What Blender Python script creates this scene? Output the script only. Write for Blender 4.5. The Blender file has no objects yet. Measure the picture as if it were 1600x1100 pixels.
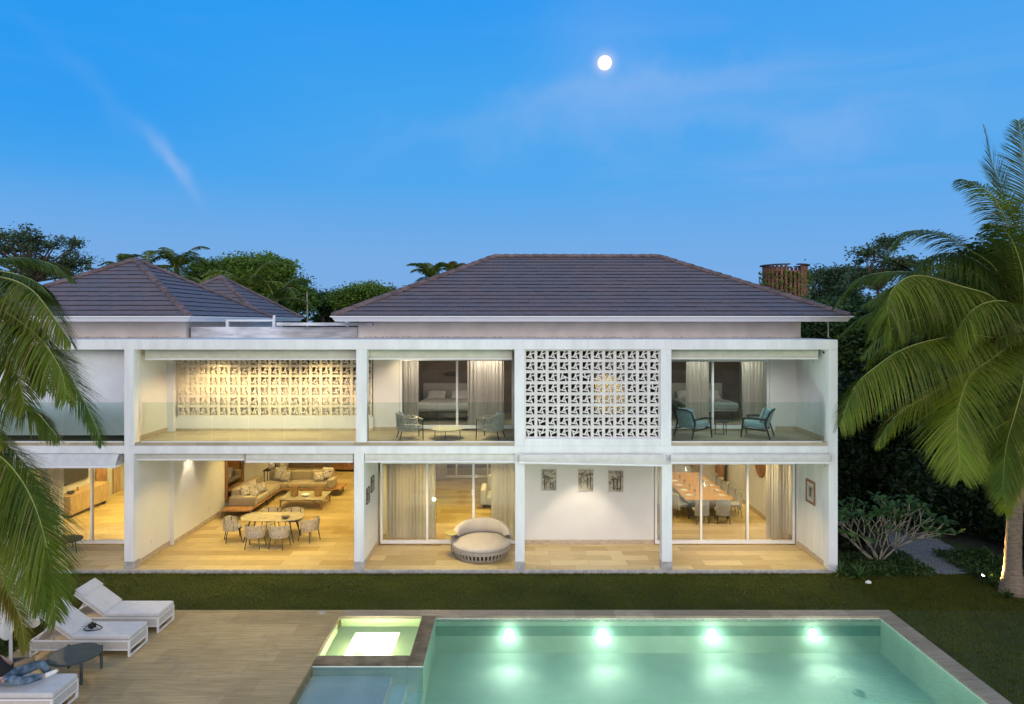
import bpy, bmesh, math, random
import numpy as np
from mathutils import Vector, Matrix
R = math.radians
PI = math.pi
random.seed(7)
rng = np.random.default_rng(7)
sc = bpy.context.scene
col = sc.collection

# ------------------------------------------------------------------ camera
FPX = 1067.0
CAMZ = 7.0
cd = bpy.data.cameras.new('camera')
cam = bpy.data.objects.new('camera', cd)
col.objects.link(cam)
cam.location = (0, 0, CAMZ)
cam.rotation_euler = (R(90), 0, 0)
cd.sensor_width = 36
cd.lens = 24.0
cd.shift_y = -45 / 1600.0
cd.clip_start = 0.1
cd.clip_end = 6000
sc.camera = cam
sc.view_settings.view_transform = 'Standard'
sc.view_settings.look = 'None'
sc.view_settings.exposure = 0.0
sc.view_settings.gamma = 1.0
sc.cycles.use_denoising = True
sc.cycles.max_bounces = 8
sc.cycles.diffuse_bounces = 3
sc.cycles.glossy_bounces = 3
sc.cycles.transparent_max_bounces = 24
sc.cycles.sample_clamp_indirect = 4.0
sc.cycles.caustics_reflective = False
sc.cycles.caustics_refractive = False


def at(px, py, Y):
    """a point at distance Y seen in direction px,py (used only to read positions off the photo)"""
    return Vector(((px - 800) * Y / FPX, Y, CAMZ - (py - 505) * Y / FPX))


# ------------------------------------------------------------------ node helper
class NT:
    def __init__(s, tree):
        s.t = tree
        s.t.nodes.clear()

    def n(s, kind, **kw):
        nd = s.t.nodes.new(kind)
        for k, v in kw.items():
            if k in nd.inputs and not hasattr(nd, k):
                s.set(nd, k, v)
            elif hasattr(nd, k):
                setattr(nd, k, v)
            else:
                s.set(nd, k, v)
        return nd

    def set(s, nd, k, v):
        i = nd.inputs[k]
        if isinstance(v, bpy.types.NodeSocket):
            s.t.links.new(v, i)
        elif isinstance(v, bpy.types.Node):
            s.t.links.new(v.outputs[0], i)
        else:
            i.default_value = v

    def math(s, op, a, b=None, c=None, clamp=False):
        nd = s.t.nodes.new('ShaderNodeMath')
        nd.operation = op
        nd.use_clamp = clamp
        for i, v in enumerate((a, b, c)):
            if v is None:
                continue
            if isinstance(v, (bpy.types.NodeSocket, bpy.types.Node)):
                s.t.links.new(v if isinstance(v, bpy.types.NodeSocket) else v.outputs[0], nd.inputs[i])
            else:
                nd.inputs[i].default_value = v
        return nd.outputs[0]

    def mix(s, f, a, b, mode='MIX'):
        nd = s.t.nodes.new('ShaderNodeMix')
        nd.data_type = 'RGBA'
        nd.blend_type = mode
        for i, v in ((0, f), (6, a), (7, b)):
            if isinstance(v, bpy.types.NodeSocket):
                s.t.links.new(v, nd.inputs[i])
            elif isinstance(v, bpy.types.Node):
                s.t.links.new(v.outputs[0], nd.inputs[i])
            else:
                nd.inputs[i].default_value = (tuple(v) + (1,)) if (i and len(v) == 3) else v
        return nd.outputs[2]

    def ramp(s, f, stops):
        nd = s.t.nodes.new('ShaderNodeValToRGB')
        s.t.links.new(f, nd.inputs[0])
        el = nd.color_ramp.elements
        while len(el) < len(stops):
            el.new(0.5)
        for e, (p, c) in zip(el, stops):
            e.position = p
            e.color = tuple(c) + (1,) if len(c) == 3 else c
        return nd.outputs[0]

    def maprange(s, v, a, b, c=0.0, d=1.0, smooth=True):
        nd = s.t.nodes.new('ShaderNodeMapRange')
        nd.interpolation_type = 'SMOOTHSTEP' if smooth else 'LINEAR'
        s.t.links.new(v, nd.inputs[0])
        for i, x in enumerate((a, b, c, d)):
            nd.inputs[1 + i].default_value = x
        return nd.outputs[0]


# ------------------------------------------------------------------ sky after sunset
world = bpy.data.worlds.new('World')
sc.world = world
world.use_nodes = True
w = NT(world.node_tree)
tc = w.n('ShaderNodeTexCoord')
sep = w.n('ShaderNodeSeparateXYZ', Vector=tc.outputs['Generated'])
X_, Y_, Z_ = sep.outputs
nish = w.n('ShaderNodeTexSky', sky_type='NISHITA', sun_disc=False, sun_elevation=R(2.0), sun_rotation=R(200), ozone_density=3.0)
# clear dusk blue ahead, by height above the horizon
blue = w.ramp(Z_, [(0.0, (0.235, 0.440, 0.800)), (0.10, (0.185, 0.423, 0.815)), (0.20, (0.085, 0.400, 0.870)), (0.31, (0.058, 0.380, 0.885)),
                   (0.42, (0.028, 0.335, 0.905)), (0.55, (0.03, 0.29, 0.86)), (0.8, (0.20, 0.36, 0.62)), (1.0, (0.24, 0.38, 0.60))])
# paler and pinker towards the right, as in the photo
ySafe = w.math('MAXIMUM', Y_, 0.05)
U = w.math('DIVIDE', X_, ySafe)
V = w.math('DIVIDE', Z_, ySafe)
rightm = w.maprange(U, -0.25, 0.75)
c1 = w.mix(w.math('MULTIPLY', rightm, 0.28), blue, (0.150, 0.430, 0.880))
leftm = w.math('MULTIPLY', w.maprange(U, -0.1, -0.7), w.maprange(Z_, 0.12, 0.30))
c1 = w.mix(w.math('MULTIPLY', leftm, 0.8), c1, (0.020, 0.325, 0.90))
# thin veils of cirrus
mp = w.n('ShaderNodeMapping')
w.set(mp, 'Vector', tc.outputs['Generated'])
mp.inputs['Scale'].default_value = (1.2, 1.2, 7.0)
mp.inputs['Rotation'].default_value = (0, R(8), 0)
ns = w.n('ShaderNodeTexNoise', Vector=mp.outputs[0], Scale=2.2, Detail=6.0, Roughness=0.55, Distortion=0.6)
veil = w.math('MULTIPLY', w.maprange(ns.outputs[0], 0.46, 0.78), w.maprange(U, -0.1, 0.4, 0.15, 0.55))
c2 = w.mix(w.math('MULTIPLY', veil, 0.55), c1, (0.26, 0.47, 0.90))


def wisp(cu, cv, du, dv, wid, ln, amp, src):
    """a feathery streak of cloud: gaussian along and across a line in the sky, broken by noise"""
    L = math.hypot(du, dv)
    du, dv = du / L, dv / L
    a = w.math('SUBTRACT', U, cu)
    b = w.math('SUBTRACT', V, cv)
    nz = w.n('ShaderNodeTexNoise', Vector=tc.outputs['Generated'], Scale=9.0, Detail=5.0)
    wob = w.math('MULTIPLY', w.math('SUBTRACT', nz.outputs[0], 0.5), wid * 7.0)
    al = w.math('ADD', w.math('MULTIPLY', a, du), w.math('MULTIPLY', b, dv))
    ac = w.math('ADD', w.math('SUBTRACT', w.math('MULTIPLY', a, dv), w.math('MULTIPLY', b, du)), wob)
    e = w.math('ADD', w.math('POWER', w.math('ABSOLUTE', w.math('DIVIDE', al, ln)), 2.0),
               w.math('POWER', w.math('ABSOLUTE', w.math('DIVIDE', ac, wid)), 2.0))
    g = w.math('EXPONENT', w.math('MULTIPLY', e, -1.0))
    g = w.math('MULTIPLY', w.math('MULTIPLY', g, amp), w.maprange(Y_, 0.1, 0.3))
    return w.mix(g, src, (0.36, 0.53, 0.88))


c3 = wisp(-0.50, 0.235, 0.9, -1.15, 0.010, 0.055, 0.50, c2)
c3 = wisp(-0.60, 0.34, 0.9, -1.0, 0.022, 0.14, 0.07, c3)
c3 = wisp(0.20, 0.345, 1.0, 0.18, 0.028, 0.22, 0.30, c3)
c3 = wisp(0.30, 0.300, 1.0, 0.05, 0.035, 0.40, 0.20, c3)
# pale ring of lit air round the moon
MD = Vector((145, 1067, 407)).normalized()
dp = w.n('ShaderNodeVectorMath', operation='DOT_PRODUCT')
w.set(dp, 0, tc.outputs['Generated'])
dp.inputs[1].default_value = MD
halo = w.math('MULTIPLY', w.math('POWER', w.math('MAXIMUM', dp.outputs['Value'], 0.0), 14000.0), 0.95)
halo2 = w.math('MULTIPLY', w.math('POWER', w.math('MAXIMUM', dp.outputs['Value'], 0.0), 350.0), 0.10)
c3 = w.mix(w.math('ADD', halo, halo2, clamp=True), c3, (0.60, 0.68, 0.97))
# the afterglow in the west, behind the camera
west = w.maprange(Y_, 0.15, -0.6)
low = w.maprange(Z_, 0.85, 0.0)
glow = w.mix(low, (0.66, 0.84, 1.18), (2.02, 1.90, 1.98))
c4 = w.mix(west, c3, glow)
c5 = w.mix(0.03, c4, w.mix(1.0, nish.outputs[0], (0.1, 0.1, 0.1), 'MULTIPLY'))
grd = w.mix(w.maprange(Z_, -0.02, 0.0), (0.03, 0.045, 0.03), c5)
bg = w.n('ShaderNodeBackground', Color=grd, Strength=1.0)
out = w.n('ShaderNodeOutputWorld')
w.t.links.new(bg.outputs[0], out.inputs[0])

# last light of the west: weak, wide and slightly warm
sd = bpy.data.lights.new('afterglow_sun', 'SUN')
sd.energy = 0.35
sd.angle = R(25)
sd.color = (1.0, 0.84, 0.74)
so = bpy.data.objects.new('afterglow_sun', sd)
col.objects.link(so)
so.rotation_euler = (R(68), 0, R(20))

WARM = (1.0, 0.74, 0.25)
WARM2 = (1.0, 0.77, 0.38)


# ------------------------------------------------------------------ materials
def pm(name, color, rough=0.6, var=0.12, scale=3.0, bump=0.0, bscale=None, spec=0.4, metal=0.0, detail=4.0, col2=None, stretch=None, coat=0.0, sheen=0.0, trans=0.0):
    m = bpy.data.materials.new(name)
    m.use_nodes = True
    t = NT(m.node_tree)
    tcn = t.n('ShaderNodeTexCoord')
    vec = tcn.outputs['Object']
    if stretch:
        mpn = t.n('ShaderNodeMapping')
        t.set(mpn, 'Vector', vec)
        mpn.inputs['Scale'].default_value = stretch
        vec = mpn.outputs[0]
    nz = t.n('ShaderNodeTexNoise', Vector=vec, Scale=scale, Detail=detail)
    c = Vector(color)
    a = tuple(c * (1 - var))
    b = tuple(col2) if col2 else tuple(min(1.0, x * (1 + var)) for x in c)
    cc = t.mix(t.maprange(nz.outputs[0], 0.3, 0.7), a, b)
    p = t.n('ShaderNodeBsdfPrincipled')
    t.set(p, 'Base Color', cc)
    p.inputs['Roughness'].default_value = rough
    p.inputs['Specular IOR Level'].default_value = spec
    p.inputs['Metallic'].default_value = metal
    if coat:
        p.inputs['Coat Weight'].default_value = coat
    if sheen:
        p.inputs['Sheen Weight'].default_value = sheen
    if bump:
        nb = t.n('ShaderNodeTexNoise', Vector=vec, Scale=bscale or scale * 8, Detail=6.0)
        bm = t.n('ShaderNodeBump', Strength=bump, Distance=0.02, Height=nb.outputs[0])
        t.set(p, 'Normal', bm.outputs[0])
    o = t.n('ShaderNodeOutputMaterial')
    sh = p.outputs[0]
    if trans:
        tl = t.n('ShaderNodeBsdfTranslucent', Color=cc)
        mx = t.n('ShaderNodeMixShader', Fac=trans)
        t.t.links.new(p.outputs[0], mx.inputs[1])
        t.t.links.new(tl.outputs[0], mx.inputs[2])
        sh = mx.outputs[0]
    t.t.links.new(sh, o.inputs[0])
    return m


def emis(name, color, strength):
    m = bpy.data.materials.new(name)
    m.use_nodes = True
    t = NT(m.node_tree)
    e = t.n('ShaderNodeEmission', Color=tuple(color) + (1,), Strength=strength)
    o = t.n('ShaderNodeOutputMaterial')
    t.t.links.new(e.outputs[0], o.inputs[0])
    return m


def glass(name, tint, refl=1.0, rough=0.0, bump=0.0, bscale=3.0, ior=1.45, stretch=(1, 1, 1)):
    m = bpy.data.materials.new(name)
    m.use_nodes = True
    t = NT(m.node_tree)
    tr = t.n('ShaderNodeBsdfTransparent', Color=tuple(tint) + (1,))
    gl = t.n('ShaderNodeBsdfGlossy', Color=(refl, refl, refl, 1), Roughness=rough)
    fr = t.n('ShaderNodeFresnel', IOR=ior)
    if bump:
        tcn = t.n('ShaderNodeTexCoord')
        mpn = t.n('ShaderNodeMapping')
        t.set(mpn, 'Vector', tcn.outputs['Object'])
        mpn.inputs['Scale'].default_value = stretch
        nb = t.n('ShaderNodeTexNoise', Vector=mpn.outputs[0], Scale=bscale, Detail=3.0, Distortion=0.4)
        bm = t.n('ShaderNodeBump', Strength=bump, Distance=0.03, Height=nb.outputs[0])
        t.set(gl, 'Normal', bm.outputs[0])
        t.set(fr, 'Normal', bm.outputs[0])
    mx = t.n('ShaderNodeMixShader')
    t.t.links.new(fr.outputs[0], mx.inputs[0])
    t.t.links.new(tr.outputs[0], mx.inputs[1])
    t.t.links.new(gl.outputs[0], mx.inputs[2])
    o = t.n('ShaderNodeOutputMaterial')
    t.t.links.new(mx.outputs[0], o.inputs[0])
    return m


def planks(name, ca, cb, cm, bw, bh, rough=0.35, mortar=0.006, streak=0.35, coat=0.0, rot=0.0, dirt=None, scat=0.5):
    """stone planks: each plank its own tone, veins along its length"""
    m = bpy.data.materials.new(name)
    m.use_nodes = True
    t = NT(m.node_tree)
    tcn = t.n('ShaderNodeTexCoord')
    mpr = t.n('ShaderNodeMapping')
    t.set(mpr, 'Vector', tcn.outputs['Object'])
    mpr.inputs['Rotation'].default_value = (0, 0, rot)
    vec = mpr.outputs[0]
    br = t.n('ShaderNodeTexBrick', Vector=vec, Scale=1.0)
    br.offset = 0.37
    br.offset_frequency = 2
    br.inputs['Color1'].default_value = (0, 0, 0, 1)
    br.inputs['Color2'].default_value = (1, 1, 1, 1)
    br.inputs['Mortar'].default_value = (0.5, 0.5, 0.5, 1)
    br.inputs['Mortar Size'].default_value = mortar
    br.inputs['Bias'].default_value = 0.0
    br.inputs['Brick Width'].default_value = bw
    br.inputs['Row Height'].default_value = bh
    mp2 = t.n('ShaderNodeMapping')
    t.set(mp2, 'Vector', vec)
    mp2.inputs['Scale'].default_value = (0.8, 14.0, 1.0)
    vn = t.n('ShaderNodeTexNoise', Vector=mp2.outputs[0], Scale=1.6, Detail=7.0, Roughness=0.65, Distortion=0.3)
    n2 = t.n('ShaderNodeTexNoise', Vector=vec, Scale=0.5, Detail=4.0)
    base = t.mix(br.outputs['Color'], ca, cb)
    st = t.mix(t.maprange(vn.outputs[0], 0.35, 0.72), (1, 1, 1), tuple(1 - streak * k for k in (0.8, 1.0, 1.2)))
    cc = t.mix(1.0, base, st, 'MULTIPLY')
    cc = t.mix(t.math('MULTIPLY', t.maprange(n2.outputs[0], 0.45, 0.75), scat), cc, tuple(x * 0.72 for x in ca))
    cc = t.mix(br.outputs['Fac'], cc, cm)
    if dirt:
        n3 = t.n('ShaderNodeTexNoise', Vector=vec, Scale=2.6, Detail=8.0, Roughness=0.7)
        cc = t.mix(t.math('MULTIPLY', t.maprange(n3.outputs[0], 0.52, 0.70), dirt[1]), cc, dirt[0])
    p = t.n('ShaderNodeBsdfPrincipled')
    t.set(p, 'Base Color', cc)
    t.set(p, 'Roughness', t.maprange(vn.outputs[0], 0.2, 0.8, rough * 0.8, rough * 1.35))
    p.inputs['Coat Weight'].default_value = coat
    bm = t.n('ShaderNodeBump', Strength=0.25, Distance=0.004, Height=t.math('SUBTRACT', vn.outputs[0], br.outputs['Fac']))
    t.set(p, 'Normal', bm.outputs[0])
    o = t.n('ShaderNodeOutputMaterial')
    t.t.links.new(p.outputs[0], o.inputs[0])
    return m


def leafmat(name, c_dark, c_light, rough=0.45, trans=0.35, tipcol=None):
    rough = max(rough, 0.52)
    m = bpy.data.materials.new(name)
    m.use_nodes = True
    t = NT(m.node_tree)
    g = t.n('ShaderNodeNewGeometry')
    tcn = t.n('ShaderNodeTexCoord')
    nz = t.n('ShaderNodeTexNoise', Vector=tcn.outputs['Object'], Scale=0.9, Detail=3.0)
    f = t.math('ADD', t.math('MULTIPLY', g.outputs['Random Per Island'], 0.55), t.math('MULTIPLY', t.maprange(nz.outputs[0], 0.3, 0.7), 0.45))
    cc = t.mix(f, c_dark, c_light)
    if tipcol:
        cc = t.mix(t.math('GREATER_THAN', g.outputs['Random Per Island'], 0.93), cc, tipcol)
    p = t.n('ShaderNodeBsdfPrincipled')
    t.set(p, 'Base Color', cc)
    p.inputs['Roughness'].default_value = rough
    p.inputs['Specular IOR Level'].default_value = 0.22
    tl = t.n('ShaderNodeBsdfTranslucent', Color=cc)
    mx = t.n('ShaderNodeMixShader', Fac=trans)
    t.t.links.new(p.outputs[0], mx.inputs[1])
    t.t.links.new(tl.outputs[0], mx.inputs[2])
    o = t.n('ShaderNodeOutputMaterial')
    t.t.links.new(mx.outputs[0], o.inputs[0])
    return m


M = {}
M['stucco'] = pm('white_stucco', (0.80, 0.80, 0.795), 0.75, 0.06, 2.4, 0.14, 60, detail=8, stretch=(1.6, 1.6, 0.35))
M['stucco_in'] = pm('cream_plaster', (0.80, 0.77, 0.72), 0.7, 0.03, 1.0, 0.06, 40)
M['parapet'] = pm('weathered_white_paint', (0.60, 0.60, 0.62), 0.8, 0.25, 2.2, 0.2, 30, col2=(0.80, 0.79, 0.79), stretch=(0.6, 3, 3))
M['beige'] = pm('beige_render', (0.82, 0.75, 0.69), 0.8, 0.07, 1.8, 0.15, 50)
M['ceil'] = pm('ceiling_paint', (0.80, 0.79, 0.76), 0.8, 0.02)
M['darkbrown'] = pm('loggia_shade_brown', (0.055, 0.03, 0.025), 0.8, 0.1)  # shade inside the loggia, put into its wall colour
M['darkroom'] = pm('room_shade_tone', (0.20, 0.155, 0.13), 0.8, 0.1)  # dimness of the rooms, put into their wall colour
M['alu'] = pm('white_aluminium', (0.84, 0.83, 0.82), 0.35, 0.02)
M['awning'] = pm('awning_canvas', (0.66, 0.64, 0.60), 0.85, 0.06, 5.0, 0.1, 90)
M['awncream'] = pm('cream_canvas', (0.70, 0.68, 0.60), 0.85, 0.06, 4.0, 0.1, 90)
M['blind'] = pm('roller_blind_cloth', (0.76, 0.78, 0.80), 0.9, 0.03, 4.0, 0.1, 150)
M['stone_base'] = pm('grey_stone', (0.42, 0.40, 0.37), 0.6, 0.2, 6.0, 0.2)
M['skirt'] = pm('travertine_skirting', (0.52, 0.42, 0.30), 0.5, 0.2, 5.0, 0.15, stretch=(1, 1, 6))
M['floor'] = planks('travertine_floor', (0.47, 0.335, 0.13), (0.72, 0.585, 0.30), (0.33, 0.235, 0.09), 1.12, 0.42, 0.30, 0.005, 0.30, coat=0.15, scat=0.35)
M['upfloor'] = planks('travertine_balcony_floor', (0.42, 0.35, 0.22), (0.54, 0.46, 0.31), (0.34, 0.27, 0.17), 0.9, 0.45, 0.35, 0.004, 0.3, scat=0.3)
M['deck'] = planks('travertine_deck', (0.40, 0.29, 0.135), (0.52, 0.39, 0.195), (0.29, 0.21, 0.10), 1.25, 0.62, 0.6, 0.004, 0.34, dirt=((0.22, 0.165, 0.12), 0.45))
M['coping'] = planks('travertine_coping', (0.32, 0.25, 0.17), (0.44, 0.355, 0.25), (0.22, 0.17, 0.12), 0.95, 0.55, 0.6, 0.004, 0.35, dirt=((0.17, 0.125, 0.09), 0.4))
M['rim'] = pm('wet_brown_stone', (0.15, 0.105, 0.06), 0.35, 0.35, 3.5, 0.3, 30, col2=(0.24, 0.18, 0.11))
M['shelfplaster'] = pm('shelf_plaster', (0.84, 0.82, 0.72), 0.6, 0.05, 2.0)
M['plaster'] = pm('pool_plaster', (0.78, 0.90, 0.78), 0.6, 0.05, 2.0)
M['spaplaster'] = pm('spa_plaster', (0.74, 0.84, 0.60), 0.6, 0.04, 2.0)
M['poolband'] = pm('pool_dark_band', (0.33, 0.56, 0.47), 0.4, 0.1, 3.0)
M['wline'] = pm('waterline_tile', (0.60, 0.62, 0.54), 0.5, 0.3, 9.0, stretch=(1, 1, 8))
M['glass'] = glass('window_glass', (0.97, 0.98, 0.97), 1.0, ior=1.6)
M['balglass'] = glass('balustrade_glass', (0.90, 0.96, 0.94), 1.0, ior=1.5)
M['water'] = glass('pool_water', (0.70, 0.98, 0.82), 1.0, 0.02, 0.55, 6.0, 1.33, (1, 1.6, 1))
M['shelfwater'] = glass('shallow_water', (0.86, 0.97, 0.94), 1.0, 0.02, 0.25, 7.0, 1.33)
M['spawater'] = glass('spa_water', (0.93, 0.99, 0.80), 1.0, 0.02, 0.30, 8.0, 1.33)
M['wood'] = pm('teak_wood', (0.42, 0.22, 0.09), 0.45, 0.2, 3.0, 0.1, stretch=(8, 1, 1), col2=(0.55, 0.30, 0.13))
M['lightwood'] = pm('pale_oak', (0.60, 0.42, 0.22), 0.45, 0.15, 2.5, 0.08, stretch=(1, 6, 1))
M['redwood'] = pm('red_brown_wood', (0.28, 0.14, 0.06), 0.45, 0.2, 3.0, 0.1)
M['darkwood'] = pm('dark_stained_wood', (0.07, 0.045, 0.03), 0.5, 0.2, 4.0)
M['sofa'] = pm('beige_sofa_linen', (0.42, 0.34, 0.22), 0.9, 0.06, 6.0, 0.25, 160, sheen=0.3)
M['daybed'] = pm('beige_daybed_canvas', (0.56, 0.49, 0.40), 0.9, 0.05, 4.0, 0.15, 140, sheen=0.2)
M['daybase'] = pm('taupe_woven_base', (0.42, 0.37, 0.30), 0.75, 0.08, 8.0, 0.2, 80)
M['cushion'] = pm('off_white_cushion', (0.62, 0.60, 0.585), 0.9, 0.05, 5.0, 0.3, 180, sheen=0.2)
M['whitemetal'] = pm('white_powder_coated_metal', (0.80, 0.79, 0.77), 0.4, 0.02)
M['sling'] = pm('pale_sling_mesh', (0.55, 0.52, 0.48), 0.7, 0.06, 8.0, 0.2, 200)
M['darkmetal'] = pm('dark_bronze_metal', (0.05, 0.045, 0.04), 0.45, 0.1, metal=0.2)
M['greenmetal'] = pm('dark_green_metal', (0.06, 0.075, 0.065), 0.5, 0.12, 6.0, 0.1)
M['strap'] = pm('taupe_woven_strap', (0.50, 0.43, 0.33), 0.85, 0.15, 12.0, 0.2)
M['rope'] = pm('grey_green_rope', (0.50, 0.46, 0.38), 0.85, 0.15, 10.0, 0.2)
M['teal'] = pm('grey_blue_fabric', (0.30, 0.42, 0.43), 0.9, 0.06, 6.0, 0.2, 140, sheen=0.2)
M['greyfab'] = pm('grey_chair_fabric', (0.40, 0.39, 0.36), 0.9, 0.06, 6.0, 0.2, 140, sheen=0.2)
M['marble'] = pm('cream_marble', (0.46, 0.40, 0.28), 0.25, 0.15, 6.0, detail=8)
M['porcelain'] = pm('white_porcelain', (0.82, 0.81, 0.78), 0.25, 0.02)
M['black'] = pm('black_plastic', (0.015, 0.015, 0.016), 0.4, 0.2)
M['bark'] = pm('palm_bark', (0.20, 0.155, 0.11), 0.85, 0.3, 6.0, 0.6, 25, stretch=(1, 1, 5))
M['bark2'] = pm('tree_bark', (0.13, 0.10, 0.075), 0.9, 0.3, 6.0, 0.5, 25)
M['fbark'] = pm('pale_grey_bark', (0.27, 0.245, 0.18), 0.8, 0.2, 10.0, 0.3, 60)
M['rachis'] = pm('frond_midrib', (0.30, 0.31, 0.08), 0.5, 0.15, 4.0)
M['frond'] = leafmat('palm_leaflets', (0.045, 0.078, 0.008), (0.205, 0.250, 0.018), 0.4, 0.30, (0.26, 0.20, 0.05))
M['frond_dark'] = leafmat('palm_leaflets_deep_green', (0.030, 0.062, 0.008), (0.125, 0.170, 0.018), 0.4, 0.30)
M['frond_yel'] = leafmat('palm_leaflets_yellowing', (0.10, 0.11, 0.012), (0.28, 0.22, 0.03), 0.45, 0.30, (0.38, 0.22, 0.04))
M['leaf_a'] = leafmat('tree_leaves_bright', (0.06, 0.13, 0.015), (0.19, 0.28, 0.04), 0.5, 0.3)
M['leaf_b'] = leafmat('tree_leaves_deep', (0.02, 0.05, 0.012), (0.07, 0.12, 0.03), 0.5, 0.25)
M['leaf_c'] = leafmat('tree_leaves_grey_green', (0.05, 0.085, 0.04), (0.12, 0.17, 0.07), 0.5, 0.3)
M['leaf_f'] = leafmat('frangipani_leaves', (0.045, 0.11, 0.03), (0.12, 0.21, 0.05), 0.35, 0.3)
M['grass'] = leafmat('grass_blades', (0.05, 0.065, 0.004), (0.125, 0.130, 0.008), 0.6, 0.25)
M['soil'] = pm('dark_soil', (0.05, 0.04, 0.028), 0.95, 0.3, 6.0, 0.5, 40)
M['gravel'] = pm('grey_gravel', (0.16, 0.18, 0.19), 0.9, 0.75, 55.0, 0.8, 70, col2=(0.38, 0.41, 0.42), detail=2)
M['mirror'] = pm('mirror_glass', (0.80, 0.78, 0.74), 0.03, 0.0, metal=1.0)
M['screenblack'] = pm('television_screen', (0.035, 0.03, 0.025), 0.15, 0.1)
M['amber'] = pm('amber_glass', (0.33, 0.20, 0.07), 0.15, 0.15, coat=0.5)
M['lampon'] = emis('lit_lamp', (1.0, 0.80, 0.50), 14.0)
M['downon'] = emis('lit_downlight', (1.0, 0.86, 0.62), 22.0)
M['poollamp'] = emis('lit_pool_lamp', (0.97, 1.0, 0.97), 34.0)
M['curtain'] = pm('sheer_curtain', (0.86, 0.82, 0.75), 0.9, 0.02, 4.0, trans=0.5)
M['curtain_warm'] = pm('tan_curtain', (0.50, 0.38, 0.22), 0.9, 0.05, 4.0, trans=0.3)
M['bed'] = pm('white_bed_linen', (0.62, 0.60, 0.58), 0.9, 0.05, 4.0, 0.2, 30)
M['bedteal'] = pm('grey_bed_throw', (0.32, 0.36, 0.36), 0.9, 0.08, 4.0, 0.2, 30)
M['parasol'] = pm('white_parasol_canvas', (0.80, 0.78, 0.74), 0.85, 0.03, 4.0, 0.15, 40, trans=0.2)
M['skin'] = pm('skin', (0.52, 0.30, 0.20), 0.5, 0.08, 8.0, 0.1, 120)
M['hair'] = pm('black_hair', (0.02, 0.015, 0.012), 0.6, 0.2, 20, 0.4, 80)
M['jeans'] = pm('blue_denim', (0.07, 0.125, 0.19), 0.9, 0.45, 7.0, 0.3, 140, col2=(0.20, 0.28, 0.36))
M['blackshirt'] = pm('black_cotton', (0.018, 0.017, 0.018), 0.95, 0.2, 6.0, 0.3, 60)
M['shoe'] = pm('white_canvas_shoe', (0.78, 0.76, 0.72), 0.7, 0.04, 9.0, 0.1)
M['shoesole'] = pm('yellowish_rubber_sole', (0.66, 0.66, 0.38), 0.6, 0.06)
M['phonescreen'] = emis('lit_phone_screen', (0.55, 0.62, 1.0), 2.2)
M['rockwhite'] = pm('white_stone', (0.75, 0.73, 0.70), 0.8, 0.1, 12, 0.4)


def watervol():
    m = bpy.data.materials.new('clouded_pool_water')
    m.use_nodes = True
    t = NT(m.node_tree)
    v = t.n('ShaderNodeVolumePrincipled', Density=0.20, Anisotropy=0.40)
    v.inputs['Color'].default_value = (0.74, 0.99, 0.88, 1)
    o = t.n('ShaderNodeOutputMaterial')
    t.t.links.new(v.outputs[0], o.inputs['Volume'])
    return m


M['watervol'] = watervol()


def tilemat():
    m = bpy.data.materials.new('roof_tiles')
    m.use_nodes = True
    t = NT(m.node_tree)
    tcn = t.n('ShaderNodeTexCoord')
    v = tcn.outputs['Object']
    g = t.n('ShaderNodeNewGeometry')
    n1 = t.n('ShaderNodeTexNoise', Vector=v, Scale=0.55, Detail=5.0, Roughness=0.6)
    n2 = t.n('ShaderNodeTexNoise', Vector=v, Scale=14.0, Detail=4.0)
    f = t.math('ADD', t.math('MULTIPLY', g.outputs['Random Per Island'], 0.45), t.math('MULTIPLY', t.maprange(n1.outputs[0], 0.35, 0.65), 0.55))
    cc = t.mix(f, (0.120, 0.108, 0.118), (0.175, 0.115, 0.105))
    cc = t.mix(t.math('MULTIPLY', t.maprange(n2.outputs[0], 0.5, 0.7), 0.35), cc, (0.085, 0.085, 0.10))
    p = t.n('ShaderNodeBsdfPrincipled', Roughness=0.62)
    t.set(p, 'Base Color', cc)
    bm = t.n('ShaderNodeBump', Strength=0.3, Distance=0.01, Height=n2.outputs[0])
    t.set(p, 'Normal', bm.outputs[0])
    o = t.n('ShaderNodeOutputMaterial')
    t.t.links.new(p.outputs[0], o.inputs[0])
    return m


M['tile'] = tilemat()
M['tilecap'] = pm('ridge_tiles', (0.155, 0.105, 0.095), 0.6, 0.3, 2.5, 0.3, 25)
M['tileside'] = pm('underlay_edge_shade', (0.012, 0.010, 0.014), 0.9, 0.1)


def lawnmat():
    m = bpy.data.materials.new('lawn_ground')
    m.use_nodes = True
    t = NT(m.node_tree)
    tcn = t.n('ShaderNodeTexCoord')
    v = tcn.outputs['Object']
    n1 = t.n('ShaderNodeTexNoise', Vector=v, Scale=0.8, Detail=5.0)
    n2 = t.n('ShaderNodeTexNoise', Vector=v, Scale=30.0, Detail=3.0)
    cc = t.mix(t.maprange(n1.outputs[0], 0.35, 0.65), (0.036, 0.052, 0.004), (0.075, 0.085, 0.008))
    cc = t.mix(t.maprange(n2.outputs[0], 0.3, 0.7), cc, (0.025, 0.045, 0.008))
    p = t.n('ShaderNodeBsdfPrincipled', Roughness=0.9)
    t.set(p, 'Base Color', cc)
    bm = t.n('ShaderNodeBump', Strength=0.8, Distance=0.03, Height=n2.outputs[0])
    t.set(p, 'Normal', bm.outputs[0])
    o = t.n('ShaderNodeOutputMaterial')
    t.t.links.new(p.outputs[0], o.inputs[0])
    return m


M['lawn'] = lawnmat()


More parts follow.
